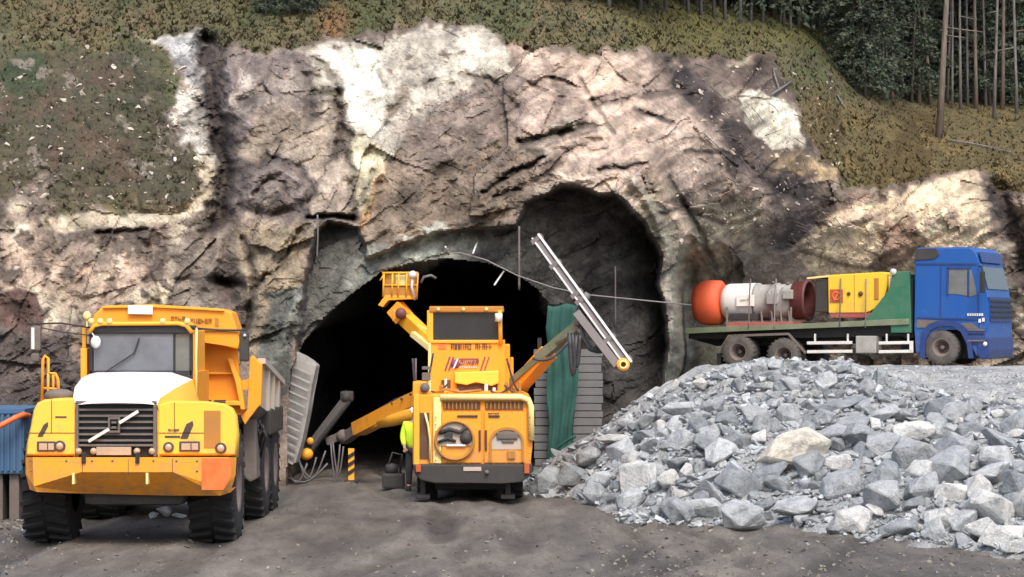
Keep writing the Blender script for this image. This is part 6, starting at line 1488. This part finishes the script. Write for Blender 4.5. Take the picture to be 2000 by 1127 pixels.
TM = {'pine': [trunk_mesh(i, 17, 0.095, M['bark_pine']) for i in range(3)], 'pale': [trunk_mesh(10+i, 15, 0.065, M['bark_pale']) for i in range(3)], 'dark': [trunk_mesh(20+i, 15, 0.12, M['bark_dark'], 14, .05) for i in range(3)]}
CM = {'pine': [crown_mesh(i, 8.5, 17.3, 2.3, 0.8, 60, 0.3, 45) for i in range(3)], 'pale': [crown_mesh(10+i, 7, 15.4, 1.7, 0.5, 50, 0.27, 45) for i in range(2)], 'dark': [crown_mesh(20+i, 0.8, 15.5, 2.5, 0.3, 120, 0.24, 60) for i in range(4)]}
bvh = BVHTree.FromPolygons(VL, FL)
def hill(px, py):
    o_ = Vector((0, 0, EYE)); d = (P(px, py, 60) - o_).normalized(); r = bvh.ray_cast(o_, d); return r[0]
def tree(kind, px, py, label, group, scale=1.0):
    p = hill(px, py)
    if p is None: return
    t = empty({'pine': 'pine_tree', 'pale': 'birch_tree', 'dark': 'spruce_tree'}[kind], p, label, 'tree', group)
    t.rotation_euler = (random.uniform(-.03,.03), random.uniform(-.045,.045), random.uniform(0, 6))
    for nm, me in (('trunk', random.choice(TM[kind])), ('crown', random.choice(CM[kind]))):
        o = bpy.data.objects.new(nm, me); COL.objects.link(o); o.parent = t
    t.scale = (scale, scale, scale); return t
tree('pine', 1833, 268, 'tall straight pine nearest the camera, standing alone at the top of the right hand slope', None, 1.15)
tree('pale', 1941, 232, 'slim pale trunked tree right of the nearest pine, before the dark stand', None, 1.0)
GP = 'trees of the stand on the right'
for (px, py, k, s) in ((1876, 214, 'pale', .9), (1890, 208, 'pale', .8), (1907, 212, 'pine', .8), (1926, 208, 'pale', .8), (1958, 214, 'pine', .8), (1986, 222, 'pale', 1), (1998, 206, 'pale', .8), (1969, 200, 'pale', .7), (2030, 224, 'pine', 1), (1915, 198, 'pale', .7), (1944, 196, 'pale', .7), (1760, 190, 'pale', .8), (1660, 130, 'pale', .8), (1682, 160, 'pale', .7), (1732, 185, 'pale', .8), (1779, 198, 'pale', .75), (1795, 202, 'pine', .7), (1647, 100, 'pale', .7), (1860, 212, 'pale', .7), (1742, 196, 'pine', .75), (1818, 205, 'pine', .8), (1706, 178, 'pale', .7), (1850, 200, 'pale', .8)):
    tree(k, px, py, 'slender bare trunked tree in the stand at the upper right' if k == 'pale' else 'brown barked pine in the stand at the upper right', GP if k == 'pale' else 'brown pines of the stand on the right', s)
for (px, py) in ((1395,36),(1445,44),(1466,42),(1524,44),(1531,48),(1544,60),(1585,58),(1600,56),(1612,58),(1344,26),(1369,30),(1415,40),(1490,44),(1560,54),(1190,14),(1250,18),(1300,22),(1636,80)):
    tree('pale', px, py, 'thin pale trunk far back at the top edge above the rock face', 'thin pale trunks along the top edge', 0.8)
for i in range(64):
    t = i/63; px = 1120 + 960*t + random.uniform(-12, 12)
    base = np.interp(px, [1120, 1300, 1500, 1640, 1700, 1760, 1840, 2100], [4, 14, 34, 60, 110, 150, 176, 180]); py = base - random.uniform(0, 26)
    tree('dark', px, py, 'dark dense spruce in the forest behind the pale trunks', 'dark spruces of the forest behind', random.uniform(.6, .95))
for (px, py, s) in ((1668, 172, .42), (1690, 190, .5), (1725, 196, .45), (1745, 180, .6), (1712, 160, .6), (1650, 140, .4), (1780, 200, .5), (1800, 190, .6), (1868, 196, .5), (1900, 202, .42), (1934, 206, .5), (1975, 204, .45), (2005, 210, .55), (1852, 190, .6)):
    tree('dark', px, py, 'young low spruce at the edge of the stand around the nearest pine', 'young spruces at the forest edge', s)
for i in range(18):
    tree('dark', random.choice((random.uniform(505, 640), random.uniform(400, 1100), random.uniform(-40, 400))), random.uniform(-60, -8), 'dark conifer at the very top edge above the heath', 'dark conifers at the top edge', random.uniform(.3, .6))
for px in (520, 540, 566, 590, 610): tree('dark', px, random.uniform(10, 36), 'small dark conifer at the top edge left of the white rock', 'small dark conifers left of the white rock', 0.22)
# heath and grass: one sheet of tufts
rd = random.Random(77); V_ = []; F_ = []; T_ = []
vflat = veg.reshape(-1); okv = np.nonzero(vflat > 0.6)[0]; PXf = PX.reshape(-1); PYf = PY.reshape(-1); Df = D.reshape(-1); Xf = X.reshape(-1); Zf = Z.reshape(-1)
okv = okv[(PYf[okv] > -60) & (PXf[okv] > -60) & (PXf[okv] < 2060)]
tone2 = 0.45 + 0.5*fbm(PX/60., PY/40., 400, 4) + 0.35*((PX > 1560) & (PY > 200)) - 0.25*((PX < 400) & (PY > 90)); T2 = tone2.reshape(-1)
idx = rd.choices(list(okv), k=36000)
for i in idx:
    if PXf[i] < 420 and PYf[i] > 100 and rd.random() < 0.8: continue
    x, y, z = Xf[i] + rd.uniform(-.05,.05), Df[i] + rd.uniform(-.1,.1), Zf[i]
    big = rd.random() < 0.10; hgt = rd.uniform(.04, .10)*(2.0 if big else 1)*(0.7 if x < -8.5 and PYf[i] > 80 else 1); tn = T2[i] + rd.uniform(-.13, .13)
    for k in range(4):
        a = rd.uniform(0, 6.283); L = hgt*rd.uniform(.4, 1.3); wq = hgt*rd.uniform(.15, .42); ca_, sa_ = math.cos(a), math.sin(a); n0 = len(V_)
        V_.extend([(x - sa_*wq, y + ca_*wq, z-.04), (x + sa_*wq, y - ca_*wq, z-.04), (x + ca_*L, y + sa_*L, z + hgt*rd.uniform(.3, .9))]); F_.append((n0, n0+1, n0+2)); T_.extend([min(1, max(0, tn))]*3)
me = bpy.data.meshes.new('heath'); me.from_pydata(V_, [], F_); a_ = me.attributes.new('Tone', 'FLOAT', 'POINT'); a_.data.foreach_set('value', T_)
tag(link('heath', me, M['tuft']), 'olive and brown heath and grass covering the slope above the rock', 'heath', kind='stuff')
# loose pale stones in the overgrown slope on the left, and twigs in the torn strip on the right
sp = []; ss = []
for _ in range(600):
    if rd.random() < 0.35: px, py = rd.uniform(0, 390), rd.uniform(90, 410)
    else: px, py = rd.uniform(1320, 1640), rd.uniform(130, 480)
    p = hill(px, py)
    if p is None: continue
    sp.append((p.x, p.y - 0.03, p.z)); ss.append(0.03 + 0.11*rd.random()**4)
tag(scatter('scree', M['scree'], sp, ss), 'pale loose stones lying on the overgrown slopes', 'scree', kind='stuff')
mb = MB()
for _ in range(110):
    px, py = rd.uniform(1330, 1660), rd.uniform(120, 500)
    if abs((py-110) - (px-1310)*1.0) > 150: continue
    p = hill(px, py)
    if p is None: continue
    a = rd.gauss(0.9, .5); L = rd.uniform(.3, 1.0)
    mb.tube([p + Vector((0,-.05,0)), p + Vector((math.cos(a)*L*.5, -.15, -math.sin(a)*L*.45)), p + Vector((math.cos(a)*L, -.1, -math.sin(a)*L))], [.013, .010, .004], 4)
tag(mb.build('torn_roots', M['bark_dark']), 'torn roots and twigs hanging in the dark strip right of the portal', 'roots', kind='stuff')
for (x0, y0, x1, y1, x2, y2, lab) in ((1505, 188, 1530, 172, 1548, 160, 'bare bleached branch leaning beside the isolated white rock'), (1522, 182, 1512, 150, 1508, 132, 'upright bleached stump by the isolated white rock'), (1850, 276, 1905, 284, 1975, 300, 'long fallen trunk lying on the heath at the right edge'), (1634, 188, 1646, 208, 1650, 214, 'short pale log lying in the heath below the forest')):
    ps = [hill(x0, y0), hill(x1, y1), hill(x2, y2)]
    if any(p is None for p in ps): continue
    mb = MB(); mb.tube([p + Vector((0, -.15, .03)) for p in ps], [.04, .035, .02], 6); tag(mb.build('dead_branch', M['bark_pale']), lab, 'dead wood')
